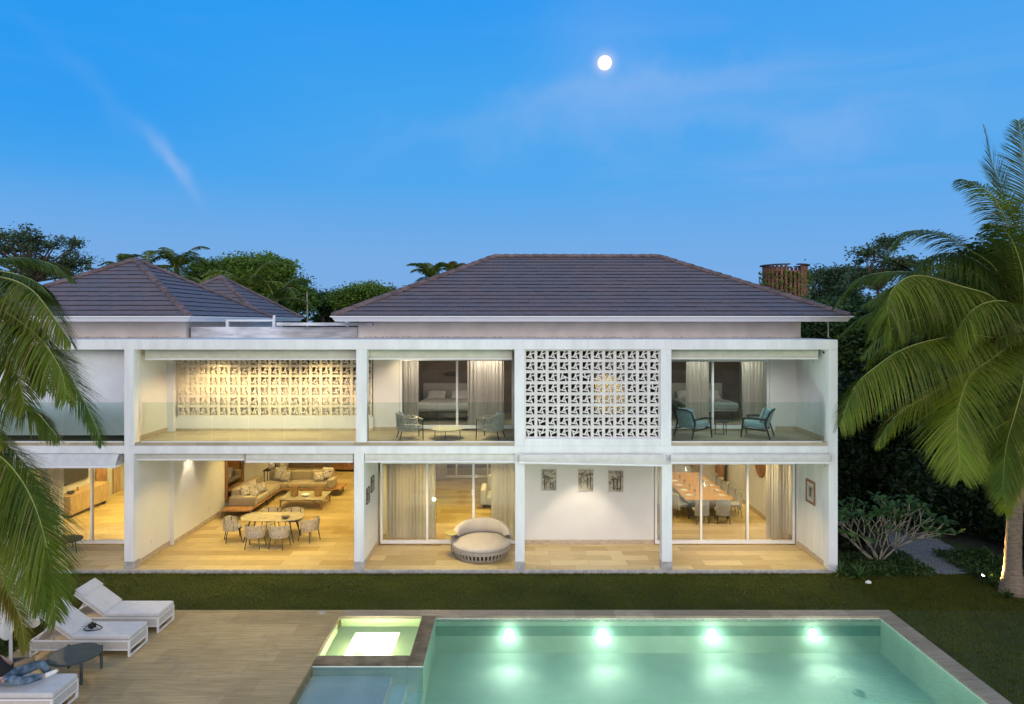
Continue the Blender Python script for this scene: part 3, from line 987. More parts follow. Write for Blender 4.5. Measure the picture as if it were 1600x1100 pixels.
# ---- tiled hip roofs
def hip_roof(x0, x1, y0, y1, z0, rise, name='roof', step=0.31, tile=0.34, seed=1):
    rnd = random.Random(seed)
    hx, hy = (x1 - x0) / 2, (y1 - y0) / 2
    h = min(hx, hy)
    sl = math.hypot(h, rise)
    n = int(round(sl / step))
    T = []
    RS = []
    d = 0.032
    cs, sn = h / sl, rise / sl

    def face(org, ux, uy, L, hd):
        # org: eave corner, ux along the eave, uy inward (plan), L eave length
        for k in range(n):
            a, b = k / n, min((k + 1.18) / n, 1.0)
            va, vb = a * hd, b * hd
            off = (k % 2) * tile * 0.5
            x = -tile + off
            lo_a, hi_a = va, L - va
            lo_b, hi_b = vb, L - vb
            while x < L:
                xa0, xa1 = max(x + 0.002, lo_a), min(x + tile - 0.002, hi_a)
                xb0, xb1 = max(x + 0.002, lo_b), min(x + tile - 0.002, hi_b)
                x += tile
                if xa1 - xa0 < 0.02:
                    continue
                if xb1 < xb0:
                    xm = min(max((xb0 + xb1) / 2, lo_b), hi_b)
                    xb0 = xb1 = xm
                dd = d + rnd.uniform(-0.004, 0.006)
                def Q(u, v, lift, frac):
                    p = org + ux * u + uy * v
                    return (p.x, p.y, z0 + rise * frac + lift)
                T.append([Q(xa0, va, dd, a), Q(xa1, va, dd, a), Q(xb1, vb, 0.004, b), Q(xb0, vb, 0.004, b)])
                RS.append([Q(xa0, va, -0.004, a), Q(xa1, va, -0.004, a), Q(xa1, va, dd, a), Q(xa0, va, dd, a)])
    E = lambda *p: Vector(p + (0,))
    face(E(x0, y0), E(1, 0), E(0, 1), x1 - x0, h)
    face(E(x1, y1), E(-1, 0), E(0, -1), x1 - x0, h)
    face(E(x1, y0), E(0, 1), E(-1, 0), y1 - y0, h)
    face(E(x0, y1), E(0, -1), E(1, 0), y1 - y0, h)
    o = npmesh(name, np.array(T + RS), M['tile'], house)
    o.location = -world_loc(house)
    o.data.materials.append(M['tileside'])  # near-black risers: shade lines between courses put into the colour
    o.data.polygons.foreach_set('material_index', [0] * len(T) + [1] * len(RS))
    # solid underlay
    m = MB()
    if hx >= hy:
        r0, r1 = (x0 + h, y0 + h), (x1 - h, y0 + h)
    else:
        r0, r1 = (x0 + h, y0 + h), (x0 + h, y1 - h)
    zz = z0 - 0.006
    m.add([(x0, y0, zz), (x1, y0, zz), (x1, y1, zz), (x0, y1, zz), (r0[0], r0[1], zz + rise), (r1[0], r1[1], zz + rise)],
          [(0, 1, 5, 4), (2, 3, 4, 5), (1, 2, 5), (3, 0, 4)] if hx >= hy else [(0, 1, 4), (1, 2, 5, 4), (2, 3, 5), (3, 0, 4, 5)])
    m.build('underlay', M['tileside'], o)
    # hip and ridge caps
    m = MB()
    lines = [((x0, y0, z0), r0), ((x1, y0, z0), r1 if hx >= hy else r0), ((x0, y1, z0), r0 if hx >= hy else r1), ((x1, y1, z0), r1)]
    segs = [(Vector(a), Vector((b[0], b[1], z0 + rise))) for a, b in lines]
    if abs(r0[0] - r1[0]) + abs(r0[1] - r1[1]) > 0.3:
        segs.append((Vector((r0[0], r0[1], z0 + rise)), Vector((r1[0], r1[1], z0 + rise))))
    for A, B in segs:
        L = (B - A).length
        k = max(1, int(L / 0.36))
        t = (B - A).normalized()
        side = t.cross(Vector((0, 0, 1))).normalized()
        up = side.cross(t).normalized()
        for i in range(k):
            p = A + t * (L * i / k)
            q = A + t * (L * (i + 1.12) / k)
            prof = [(-0.12, -0.03), (-0.095, 0.05), (0, 0.078), (0.095, 0.05), (0.12, -0.03)]
            lift0, lift1 = up * (0.035 + rnd.uniform(0, .006)), up * 0.012
            vs = [p + side * a + up * b + lift0 for a, b in prof] + [q + side * a * 0.92 + up * b + lift1 for a, b in prof]
            m.add(vs, [(i2, i2 + 1, i2 + 6, i2 + 5) for i2 in range(4)] + [(4, 3, 2, 1, 0), (5, 6, 7, 8, 9)])
    m.build('ridge_cap', M['tilecap'], o)
    # gutter: a box with sloped face and a lip, inside it the soffit
    m = MB()
    zt, zb = z0 - 0.012, z0 - 0.175
    a, b_ = 0.06, -0.04
    top = [(x0 - a, y0 - a, zt), (x1 + a, y0 - a, zt), (x1 + a, y1 + a, zt), (x0 - a, y1 + a, zt)]
    bot = [(x0 - b_, y0 - b_, zb), (x1 + b_, y0 - b_, zb), (x1 + b_, y1 + b_, zb), (x0 - b_, y1 + b_, zb)]
    m.add(bot + top, [(3, 2, 1, 0), (0, 1, 5, 4), (1, 2, 6, 5), (2, 3, 7, 6), (3, 0, 4, 7), (4, 5, 6, 7)])
    e = 0.085
    m.box(x0 - e, x1 + e, y0 - e, y0 - a + 0.005, zt - 0.03, zt + 0.006)
    m.box(x0 - e, x0 - a + 0.005, y0 - a + 0.006, y1 + e, zt - 0.03, zt + 0.006)
    m.box(x1 + a - 0.005, x1 + e, y0 - a + 0.006, y1 + e, zt - 0.03, zt + 0.006)
    m.build('gutter', M['alu'], o)
    return o


hip_roof(-5.42, 10.24, 20.70, 30.22, 7.225, 2.25, seed=1)
hip_roof(-17.0, -9.80, 20.70, 27.90, 7.225, 2.03, seed=2)
hip_roof(-16.3, -10.6, 28.7, 34.4, 7.27, 1.86, seed=3)

# rain chain from the right corner of the gutter to the slab
m = MB()
for i in range(11):
    z = 7.03 - i * 0.046
    for k in range(8):
        a0, a1 = 2 * PI * k / 8, 2 * PI * (k + 1) / 8
        rr = (0.016, 0.024)
        f = (lambda a: Vector((9.82 + rr[0] * math.cos(a), 21.2, z + rr[1] * math.sin(a)))) if i % 2 else (lambda a: Vector((9.82, 21.2 + rr[0] * math.cos(a), z + rr[1] * math.sin(a))))
        m.tube([f(a0), f(a1)], 0.006, 5)
tag(m.build('rain_chain', M['whitemetal']), 'thin rain chain hanging from the right end of the gutter', 'chain')

# ---- breeze block screens
def screen(cx, nx, ny, px_, pz, z0, y0, name, mat, odd=()):
    m = MB()
    x0 = cx - nx * px_ / 2
    bw = 0.086
    D = 0.10
    for i in range(nx + 1):
        w2 = bw / 2
        xa, xb = x0 + i * px_ - w2, x0 + i * px_ + w2
        if i == 0:
            xa = x0
        if i == nx:
            xb = x0 + nx * px_
        m.box(xa, xb, y0, y0 + D, z0, z0 + ny * pz)
    bars = [((0.62, 1.02), (0.27, 0.24)), ((-0.02, 0.33), (0.74, 0.18)), ((0.50, 0.66), (0.80, -0.02)), ((0.40, 0.60), (1.02, 0.76))]
    for i in range(nx):
        for j in range(ny + 1):
            xa, xb = x0 + i * px_ + bw / 2, x0 + (i + 1) * px_ - bw / 2
            za = z0 + j * pz - bw / 2
            zb = za + bw
            if j == 0:
                za = z0
            if j == ny:
                zb = z0 + ny * pz
            m.box(xa, xb, y0 + 0.002, y0 + D - 0.002, za, zb)
            if j == ny:
                continue
            ox, oz = xa, z0 + j * pz + bw / 2
            W, H = xb - xa, pz - bw
            rot = odd.get((i, ny - 1 - j), 0) if odd else 0
            for q, ((u0, v0), (u1, v1)) in enumerate(bars):
                def T(u, v):
                    u, v = u - 0.5, v - 0.5
                    for _ in range(rot % 4):
                        u, v = -v, u
                    if rot == 5:
                        u = -u
                    return u + 0.5, v + 0.5
                u0t, v0t = T(u0, v0)
                u1t, v1t = T(u1, v1)
                A = Vector((ox + u0t * W, 0, oz + v0t * H))
                B = Vector((ox + u1t * W, 0, oz + v1t * H))
                d = (B - A).normalized()
                nrm = Vector((-d.z, 0, d.x)) * 0.0165
                yy0, yy1 = y0 + 0.006 + 0.001 * q, y0 + D - 0.006 - 0.001 * q
                vs = []
                for y in (yy0, yy1):
                    for p in (A - nrm, B - nrm, B + nrm, A + nrm):
                        vs.append((p.x, y, p.z))
                m.add(vs, [(0, 1, 2, 3), (7, 6, 5, 4), (4, 5, 1, 0), (5, 6, 2, 1), (6, 7, 3, 2), (7, 4, 0, 3)])
    return m.build(name, mat, house, local=False)


M['block'] = pm('breeze_block_paint', (0.74, 0.70, 0.66), 0.8, 0.08, 4.0, 0.15, 60)
M['blockcream'] = pm('cream_breeze_block_paint', (0.76, 0.68, 0.54), 0.8, 0.06, 4.0, 0.15, 60)
screen(2.295, 12, 8, 0.3225, 0.3165, 3.715, 19.50, 'breeze_block_screen', M['block'],
       odd={(3, 2): 3, (5, 2): 1, (11, 3): 1, (1, 6): 5, (0, 7): 5, (1, 7): 5, (2, 7): 5, (4, 7): 5})
hb('screen_frame', M['stucco'], [(0.362, 4.228, 19.41, 19.68, 3.512, 3.713)], bevel=0.004)
screen(-7.49, 19, 7, 0.3225, 0.3175, 4.062, 21.56, 'breeze_block_screen', M['blockcream'])


# ---- sliding doors
def sliding(xs_, y, z0, z1, name='sliding_door', fw=0.07, jamb=True):
    f = MB()
    x0, x1 = xs_[0], xs_[-1]
    f.box(x0, x1, y - 0.05, y + 0.05, z0, z0 + 0.11)
    f.box(x0, x1, y - 0.05, y + 0.05, z1 - 0.07, z1)
    for i, x in enumerate(xs_):
        xa = x if i == 0 else (x - fw if i == len(xs_) - 1 else x - fw / 2)
        f.box(xa, xa + fw, y - 0.045, y + 0.045, z0 + 0.11, z1 - 0.07)
    d = f.build(name, M['alu'], house, local=False, bevel=0.004)
    h = MB()
    hx = xs_[-1] - fw / 2
    for i in range(len(xs_) - 1):
        g = MB()
        g.box(xs_[i] + fw / 2, xs_[i + 1] - fw / 2, y - 0.006, y + 0.006, z0 + 0.112, z1 - 0.072)
        g.build('pane', M['glass'], d)
    h.box(hx - 0.012, hx + 0.012, y - 0.075, y - 0.05, (z0 + z1) / 2 - 0.25, (z0 + z1) / 2 - 0.05)
    h.build('handle', M['whitemetal'], d)
    return d


sliding([-4.16, -2.68, -1.22, 0.27], 21.62, 0.03, 2.62)
sliding([4.52, 5.98, 7.45, 8.94], 21.62, 0.03, 2.60)
sliding([-17.8, -15.55, -13.3, -11.03], 21.62, 0.03, 2.62)
sliding([-3.55, -1.74, 0.06], 21.66, 3.66, 5.88)
sliding([4.66, 6.36, 8.14], 21.66, 3.66, 5.85)
sliding([-4.24, -2.5, -1.1, 0.98], 30.8, 0.03, 2.9)
hb('door_header', M['stucco_in'], [(-4.24, 0.298, 21.6, 21.8, 2.63, 3.29)])
hb('door_header', M['stucco_in'], [(4.492, 8.998, 21.6, 21.8, 2.61, 3.29)])
hb('door_header', M['stucco_in'], [(-20.99, -11.002, 21.6, 21.8, 2.63, 3.29)])
hb('door_header', M['stucco_in'], [(-3.558, 0.34, 21.6, 21.8, 5.89, 6.35), (4.502, 8.318, 21.6, 21.8, 5.86, 6.35), (0.07, 0.41, 21.61, 21.8, 3.602, 5.888), (8.15, 8.318, 21.602, 21.8, 3.602, 5.858)])

# ---- glass balustrades
def balustrade(edges, name='glass_balustrade', y=19.50, z0=3.60, z1=4.74):
    fr = MB()
    fr.box(edges[0], edges[-1], y - 0.02, y + 0.02, z0, z0 + 0.03)
    b = fr.build(name, M['alu'], house, local=False)
    for i in range(len(edges) - 1):
        g = MB()
        g.box(edges[i] + 0.008, edges[i + 1] - 0.008, y - 0.007, y + 0.007, z0 + 0.031, z1)
        g.build('pane', M['balglass'], b)


bx = lambda p: (p - 800) / 54.7
balustrade([bx(p) for p in (221, 274, 331, 388, 444.5, 500, 555)])
balustrade([bx(p) for p in (573.5, 629.5, 687, 746, 803)])
balustrade([bx(p) for p in (1049.5, 1107, 1167, 1227, 1284)])
balustrade([bx(p) for p in (-240, -180, -122, -64, -6, 52, 98, 146, 193)])
balustrade([bx(p) for p in (-300, -241)])

# ---- rolled awnings under the beams
def awning(x0, x1, y, z0, z1, mat, sag=0.0, lean=0.0, name='awning', out=0.0):
    """a rolled-up canvas between two brackets: a soft box with a white metal bar under it"""
    a = MB()
    n = 24
    def fn(u, v):
        x = x0 + (x1 - x0) * u
        z = z0 + (z1 - z0) * v + lean * u * (1 - v)
        yy = y - 0.05 - out * (1 - v) - 0.035 * math.sin(PI * v) + 0.006 * math.sin(u * 37 + v * 5) + sag * 0.02 * math.sin(u * 90)
        return Vector((x, yy, z))
    a.grid(fn, n, 6)
    a.grid(lambda u, v: fn(u, 1 - v) + Vector((0, 0.10 + out, 0)), n, 6)
    r = a.build(name, mat, house, local=False, smooth=True)
    b = MB()
    q = lean
    b.add([(x0, y - 0.10 - out, z0 - 0.045), (x1, y - 0.10 - out, z0 - 0.045 + q), (x1, y + 0.04, z0 - 0.045 + q), (x0, y + 0.04, z0 - 0.045),
           (x0, y - 0.10 - out, z0), (x1, y - 0.10 - out, z0 + q), (x1, y + 0.04, z0 + q), (x0, y + 0.04, z0)],
          [(3, 2, 1, 0), (4, 5, 6, 7), (0, 1, 5, 4), (1, 2, 6, 5), (2, 3, 7, 6), (3, 0, 4, 7)])
    b.build('front_bar', M['alu'], r)
    k = MB()
    for x in (x0 - 0.02, x1 + 0.02):
        k.tube([(x, y, z1 - 0.02), (x, y - 0.08, z1 - 0.07), (x, y - 0.06, z1 - 0.16), (x, y + 0.03, z1 - 0.12)], 0.008, 6)
    k.build('bracket', M['stone_base'], r)
    c = MB()
    c.tube([(x1 - 0.12, y, z0 - 0.04), (x1 - 0.12, y, z0 - 0.15)], 0.008, 6)
    c.build('crank_hook', M['stone_base'], r)
    return r


ax = lambda p: (p - 800) / 54.6
awning(ax(213), ax(382), 19.62, 3.12, 3.285, M['awning'])
awning(ax(385), ax(552), 19.56, 3.07, 3.285, M['awning'])
awning(ax(571), ax(809), 19.52, 3.08, 3.285, M['awning'])
awning(ax(811), ax(1038), 19.36, 3.09, 3.285, M['awning'], lean=-0.09)
awning(ax(1045), ax(1291), 19.36, 3.08, 3.285, M['awning'])
awning(ax(-60), ax(191), 19.42, 2.98, 3.285, M['awning'], sag=1.0, out=0.18)
awning(ax(220), ax(556), 19.85, 5.98, 6.30, M['awncream'], sag=1.0)
awning(ax(574), ax(800), 19.85, 5.99, 6.30, M['awncream'])
awning(ax(1051), ax(1284), 19.85, 6.00, 6.30, M['awncream'])
# blind drawn down at the left bay of the balcony
m = MB()
m.grid(lambda u, v: Vector((-20.9 + 9.85 * u, 19.83 + 0.008 * math.sin(u * 60), 3.80 + 2.5 * v)), 60, 4)
bl = m.build('roller_blind', M['blind'], house, local=False, smooth=True)
MB().box(-20.9, -11.05, 19.82, 19.85, 3.75, 3.80).build('bottom_bar', M['alu'], bl)
hb('wall', M['darkroom'], [(XL, -11.01, 20.6, 20.7, 3.602, 6.35)])

# small security cameras in the balcony corners
for (x, z, lb) in (((1286 - 800) / 54.0, 6.17, 'small black security camera high in the right balcony corner'), ((213 - 800) / 54.0, 6.17, 'small dark security camera high in the left balcony corner')):
    sgn = 1 if x > 0 else -1
    t = thing('security_camera', (x, 19.75, z), lb, 'security camera')
    MB().tube([(0.10 * sgn, 0, 0), (0.02 * sgn, -0.02, 0.0)], 0.014, 8).build('bracket', M['stone_base'], t)
    MB().tube([(0.03 * sgn, 0.04, 0), (0.0, -0.09, -0.02)], [0.03, 0.034], 10).build('body', M['black'], t)
# wall sockets
for (x, y, z, wy) in ((8.992, 20.25, 3.96, 0), (-4.243, 20.3, 0.42, 0), (8.992, 20.2, 0.42, 0), (8.992, 24.3, 0.38, 0), (8.992, 24.6, 0.38, 0), (-10.79, 20.4, 0.42, 0), (-10.66, 24.0, 0.42, 0)):
    s_ = 1 if x < 0 else -1
    MB().box(x, x + 0.012 * s_ if s_ > 0 else x, y, y + 0.11, z, z + 0.11).build('socket', M['alu'], house, local=False) if s_ > 0 else MB().box(x - 0.012, x, y, y + 0.11, z, z + 0.11).build('socket', M['alu'], house, local=False)


# ---- downlights: a lit disc in the ceiling and its real lamp
def down(x, y, z, e, color=WARM, size=0.10, spot=110, blend=0.7, kind='SPOT'):
    d = MB().lathe([(0.06, -0.004), (0.06, -0.012), (0.001, -0.013)], (x, y, z), 16).build('downlight', M['downon'], house, local=False)
    lamp('downlight_lamp', kind, (x, y, z - 0.04), e, color, house, size=size, target=(x, y, 0) if kind != 'POINT' else None, spot=spot, blend=blend)


CL = 3.292
for (x, y, e) in ((-9.0, 20.5, 250), (-6.2, 20.5, 330), (-7.7, 22.6, 300), (-9.3, 25.0, 280), (-6.2, 25.0, 330), (-8.0, 27.2, 260), (-6.0, 29.0, 300), (-9.3, 30.5, 260), (-7.2, 32.0, 160)):
    down(x, y, CL, e, WARM, spot=130)
lamp('wall_light_lamp', 'SPOT', (-10.45, 24.4 - 1.9, 3.0), 95, (1, 0.86, 0.62), house, size=0.03, target=(-10.75, 22.5, 0.0), spot=62, blend=0.5)
MB().tube([(-10.67, 22.5, 3.02), (-10.50, 22.5, 3.02)], 0.045, 12).build('wall_light', M['downon'], house, local=False)
down(-2.1, 20.3, CL, 340, WARM2)
down(2.2, 20.55, CL, 210, (1, 0.86, 0.66), spot=80, blend=0.45, size=0.05)
down(6.9, 20.4, CL, 400, WARM2)
for (x, y, e) in ((-2.9, 23.4, 420), (-0.4, 23.4, 320), (-0.6, 25.6, 260), (-2.0, 28.4, 230), (-1.0, 32.0, 150)):
    down(x, y, CL, e, WARM, spot=130)
for (x, y, e) in ((8.2, 23.0, 330), (5.4, 23.2, 200), (7.0, 25.0, 190), (7.0, 27.6, 230), (8.6, 26.6, 80), (8.6, 29.0, 110)):
    down(x, y, CL, e, WARM2 if x > 6 else WARM, spot=130)
for (x, y, e) in ((-12.3, 23.5, 520), (-14.4, 24.2, 620), (-12.9, 27.0, 620), (-15.2, 27.2, 420), (-12.8, 20.5, 55)):
    down(x, y, CL, e, WARM, spot=130)
UC = 6.351
for (x, y, e) in ((-9.2, 20.6, 330), (-6.0, 20.6, 330), (-7.6, 20.6, 250)):
    down(x, y, UC, e, WARM2, spot=130)
down(-1.9, 20.2, UC, 420, (1, 0.80, 0.50), spot=75)
down(-3.2, 21.0, UC, 110, (1, 0.80, 0.50), spot=130)
down(6.8, 20.5, UC, 95, (0.80, 1.0, 0.90), spot=140)
lamp('room_fill', 'POINT', (-0.8, 22.6, 5.9), 60, (1, 0.85, 0.68), house, size=0.2)  # unseen lamps added to brighten the upstairs curtains and rooms
lamp('room_fill', 'POINT', (-3.2, 22.6, 5.6), 22, (1, 0.85, 0.68), house, size=0.2)
lamp('room_fill', 'POINT', (7.6, 22.7, 5.9), 22, (0.95, 1.0, 0.85), house, size=0.2)
lamp('room_fill', 'POINT', (6.0, 22.7, 5.9), 22, (0.95, 1.0, 0.85), house, size=0.2)
lamp('room_fill', 'POINT', (6.5, 23.5, 5.9), 4, (1, 0.75, 0.60), house, size=0.2)
lamp('room_fill', 'POINT', (-10.9 + 0.55, 21.75, 5.0), 0.5, WARM, house, size=0.1)
for x in (-10.4, -9.8, -9.2, -8.6):
    lamp('niche_lamp', 'POINT', (x, 21.76, 5.0), 4, WARM2, house, size=0.25)
for x in (-7.5, -6.2, -5.0):
    lamp('niche_lamp', 'POINT', (x, 21.9, 4.5), 3.0, WARM2, house, size=0.15)
# wall lamp in the loggia behind the front screen
lamp('loggia_lamp', 'SPOT', (3.1, 20.2, 6.1), 110, WARM, house, size=0.03, target=(2.95, 21.6, 4.6), spot=42, blend=0.5)

# ---- the moon
MP = Vector((0, 0, CAMZ)) + MD * 3000
mo = MB().lathe([(29 * math.sin(PI * k / 24), -29 * math.cos(PI * k / 24)) for k in range(25)], (0, 0, 0), 40).build('moon', emis('moonlight', (1.0, 0.96, 0.94), 1.15), smooth=True)
mo.location = MP
tag(mo, 'bright full moon in the blue evening sky', 'moon')
INT = 0.98
for o in list(bpy.data.objects):
    if o.type == 'LIGHT' and o.name.startswith('downlight_lamp'):
        o.data.energy *= INT
# ================================================================== FURNITURE
def rotm(z=0, x=0, y=0):
    return Matrix.Rotation(z, 3, 'Z') @ Matrix.Rotation(y, 3, 'Y') @ Matrix.Rotation(x, 3, 'X')


def rbox(m, cx, cy, cz, sx, sy, sz, mt=None):
    mt4 = Matrix.Translation((cx, cy, cz)) @ (mt.to_4x4() if mt else Matrix.Identity(4))
    return m.box(-sx / 2, sx / 2, -sy / 2, sy / 2, -sz / 2, sz / 2, mt4)


# ---- woven dining armchair, facing +Y (its back towards the camera)
def woven_chair(loc, rz, label):
    t = thing('woven_armchair', loc, label, 'chair', 'woven armchairs round the terrace dining table', rz)
    for (x, y) in ((-0.22, 0.20), (0.22, 0.20), (-0.19, -0.20), (0.19, -0.20)):
        MB().tube([(x * 0.9, y * 0.9, 0.42), (x * 1.2, y * 1.2, 0.0)], [0.017, 0.011], 8).build('leg', M['darkmetal'], t)
    MB().lathe([(0.25, 0.385), (0.265, 0.40), (0.265, 0.42), (0.25, 0.43)], n=24).build('seat_frame', M['darkmetal'], t)
    m = MB()
    m.lathe([(0.05, 0.43), (0.235, 0.43), (0.255, 0.45), (0.25, 0.475), (0.20, 0.49), (0.001, 0.492)], n=24)
    m.build('seat', M['cushion'], t, smooth=True)
    # the woven shell: bands laid alternately inside and outside of dark uprights
    m = MB()
    n = 24
    a0, a1 = R(-205), R(25)
    rows = 4
    for i in range(n):
        for j in range(rows):
            aa, ab = a0 + (a1 - a0) * i / n, a0 + (a1 - a0) * (i + 0.84) / n
            za, zb = 0.36 + j * 0.093, 0.36 + (j + 0.94) * 0.093
            off = 0.012 if (i + j) % 2 else 0.0
            flare = 0.035
            top_cut = max(0, abs((aa + ab) / 2 + PI / 2) - 1.2) * 0.07
            if j == rows - 1:
                zb -= top_cut
            vs = []
            for r_ in (0.272 + off, 0.280 + off):
                for (a, z) in ((aa, za), (ab, za), (ab, zb), (aa, zb)):
                    rr = r_ + flare * (z - 0.36) / 0.37
                    vs.append((rr * math.cos(a), rr * math.sin(a), z))
            m.add(vs, [(0, 1, 2, 3), (7, 6, 5, 4), (4, 5, 1, 0), (5, 6, 2, 1), (6, 7, 3, 2), (7, 4, 0, 3)])
    m.build('woven_back', M['strap'], t)
    m = MB()
    m.tube([(0.312 * math.cos(a0 + (a1 - a0) * k / 20), 0.312 * math.sin(a0 + (a1 - a0) * k / 20), 0.735 - max(0, abs(a0 + (a1 - a0) * k / 20 + PI / 2) - 1.2) * 0.07) for k in range(21)], 0.012, 8)
    m.build('top_rail', M['strap'], t)
    for a in (R(-90) - 0.55, R(-90) + 0.55, R(-90) - 1.5, R(-90) + 1.5):
        MB().tube([(0.262 * math.cos(a), 0.262 * math.sin(a), 0.37), (0.30 * math.cos(a), 0.30 * math.sin(a), 0.72)], 0.012, 6).build('upright', M['darkmetal'], t)
    return t


WC = [((-8.02, 21.30, 0), 0, 'woven armchair on the near side of the terrace table, left of the two'),
      ((-7.26, 21.30, 0), R(-8), 'woven armchair on the near side of the terrace table, right of the two'),
      ((-8.98, 21.98, 0), R(-62), 'woven armchair at the left end of the terrace table'),
      ((-6.52, 22.00, 0), R(58), 'woven armchair at the right end of the terrace table'),
      ((-8.12, 22.95, 0), R(180), 'woven armchair behind the terrace table, left of the two'),
      ((-7.34, 22.95, 0), R(180), 'woven armchair behind the terrace table, right of the two')]
w0 = woven_chair(*WC[0])
for l_, r_, lb in WC[1:]:
    dup(w0, l_, r_, lb)

t = thing('terrace_table', (-7.75, 22.1, 0), 'boat shaped pale dining table on the open terrace', 'table')
poly = []
W2, D2 = 1.0, 0.50
for k in range(48):
    a = 2 * PI * k / 48
    c_, s_ = math.cos(a), math.sin(a)
    poly.append((W2 * math.copysign(abs(c_) ** 0.55, c_), D2 * math.copysign(abs(s_) ** 0.75, s_)))
MB().prism(poly, 0.725, 0.755).build('tabletop', M['marble'], t, bevel=0.006)
for sx in (-1, 1):
    for sy in (-1, 1):
        MB().tube([(0.62 * sx, 0.26 * sy, 0.724), (0.80 * sx, 0.38 * sy, 0.0)], [0.028, 0.016], 8).build('leg', M['darkmetal'], t)
MB().box(-0.66, 0.66, -0.28, 0.28, 0.69, 0.723).build('apron', M['darkmetal'], t)
t = thing('bowl', (-7.24, 21.82, 0.757), 'dark shallow bowl on the terrace dining table', 'bowl')
MB().lathe([(0.05, 0), (0.11, 0.035), (0.15, 0.075), (0.135, 0.075), (0.10, 0.045), (0.001, 0.02)], n=24, sy=0.7).build('bowl_body', M['darkwood'], t, smooth=True)

# ---- corner sofa
t = thing('corner_sofa', (-9.8, 26.6, 0), 'large beige L-shaped sofa on a wooden platform', 'sofa')
def sb(name, x0, x1, y0, y1, z0, z1, mat='sofa', bev=0.06):
    ox, oy = -9.8, 26.6
    return MB().box(x0 - ox, x1 - ox, y0 - oy, y1 - oy, z0, z1).build(name, M[mat], t, bevel=bev, seg=3)
sb('platform', -10.45, -9.36, 24.45, 28.7, 0.25, 0.30, 'wood', 0.008)
sb('platform', -9.358, -6.95, 27.62, 28.7, 0.25, 0.30, 'wood', 0.008)
for (x, y) in ((-10.38, 24.55), (-9.46, 24.55), (-9.46, 26.3), (-9.46, 27.0), (-10.38, 26.5), (-7.1, 27.75), (-8.6, 27.72), (-7.1, 28.6), (-10.38, 28.6)):
    MB().tube([(x + 9.8, y - 26.6, 0.248), (x + 9.8 + (0.05 if x > -9.8 else -0.05), y - 26.6 - 0.05, 0)], [0.028, 0.018], 8).build('leg', M['darkwood'], t)
for (a, b) in ((25.25, 26.45), (26.46, 27.64)):
    sb('seat_cushion', -10.10, -9.38, a, b, 0.305, 0.52)
sb('seat_cushion', -10.10, -9.10, 27.65, 28.35, 0.305, 0.52)
for (a, b) in ((-9.09, -8.29), (-8.28, -7.52)):
    sb('seat_cushion', a, b, 27.65, 28.35, 0.305, 0.52)
sb('armrest', -10.36, -9.38, 24.93, 25.24, 0.305, 0.64)
for (a, b) in ((25.25, 26.45), (26.46, 27.64)):
    sb('back_cushion', -10.40, -10.11, a, b, 0.305, 0.86)
for (a, b) in ((-10.10, -9.20), (-9.19, -8.32), (-8.31, -7.42)):
    sb('back_cushion', a, b, 28.36, 28.62, 0.305, 0.88)
sb('armrest', -7.51, -7.25, 27.65, 28.35, 0.305, 0.66)
def pillow(x, y, z, w_, rz, rx, lb):
    p = MB()
    p.pillow((0, 0, 0), w_, w_, 0.17, rotm(rz) @ rotm(x=rx))
    o = p.build('throw_pillow', M['pillow'], smooth=True)
    o.location = (x, y, z)
    tag(o, lb, 'pillow', 'printed pillows on the corner sofa')
pillow(-9.98, 25.52, 0.72, 0.42, R(70), R(72), 'printed pillow at the near end of the sofa, closest to the terrace')
pillow(-9.62, 25.50, 0.66, 0.30, R(55), R(62), 'small round printed pillow at the near end of the sofa')
pillow(-9.95, 26.15, 0.76, 0.46, R(62), R(66), 'printed pillow leaning on the left side of the sofa')
pillow(-9.62, 26.22, 0.70, 0.36, R(48), R(58), 'small printed pillow on the left seat of the sofa')
pillow(-9.55, 28.16, 0.82, 0.52, R(10), R(68), 'big printed pillow in the inner corner of the sofa')
pillow(-9.28, 27.92, 0.73, 0.40, R(-12), R(60), 'smaller printed pillow in front of the corner pillow')
pillow(-7.62, 28.15, 0.82, 0.50, R(-16), R(68), 'big printed pillow at the right end of the sofa')
pillow(-7.92, 27.98, 0.72, 0.38, R(14), R(60), 'smaller printed pillow near the right end of the sofa')

# ---- coffee table with marble top and slanted teak legs
t = thing('coffee_table', (-7.92, 26.2, 0), 'marble topped coffee table with slanted wooden legs', 'table')
MB().box(-0.83, 0.83, -0.64, 0.64, 0.365, 0.405).build('tabletop', M['marble'], t, bevel=0.006)
MB().box(-0.79, 0.79, -0.60, 0.60, 0.33, 0.363).build('apron', M['redwood'], t)
for sx in (-1, 1):
    for sy in (-1, 1):
        MB().tube([(0.76 * sx, 0.57 * sy, 0.33), (0.78 * sx, 0.59 * sy, 0.0)], 0.032, 4).build('leg', M['redwood'], t)
        MB().tube([(0.46 * sx, 0.57 * sy, 0.33), (0.765 * sx, 0.585 * sy, 0.03)], 0.024, 4).build('brace', M['redwood'], t)
for x, lb in ((-8.30, 'amber glass lantern on the left of the coffee table'), (-7.40, 'amber glass lantern on the right of the coffee table')):
    t = thing('lantern', (x, 26.05, 0.406), lb, 'lantern', 'two lanterns on the coffee table')
    MB().lathe([(0.13, 0), (0.14, 0.03), (0.14, 0.37), (0.13, 0.40), (0.12, 0.40), (0.125, 0.05), (0.001, 0.03)], n=24).build('glass_body', M['amber'], t, smooth=True)
    for z in (0.02, 0.12, 0.38):
        MB().lathe([(0.142, z), (0.148, z + 0.008), (0.142, z + 0.016)], n=24).build('band', M['redwood'], t)
    MB().tube([(0, 0, 0.04), (0, 0, 0.18)], 0.045, 12).build('candle', M['porcelain'], t)
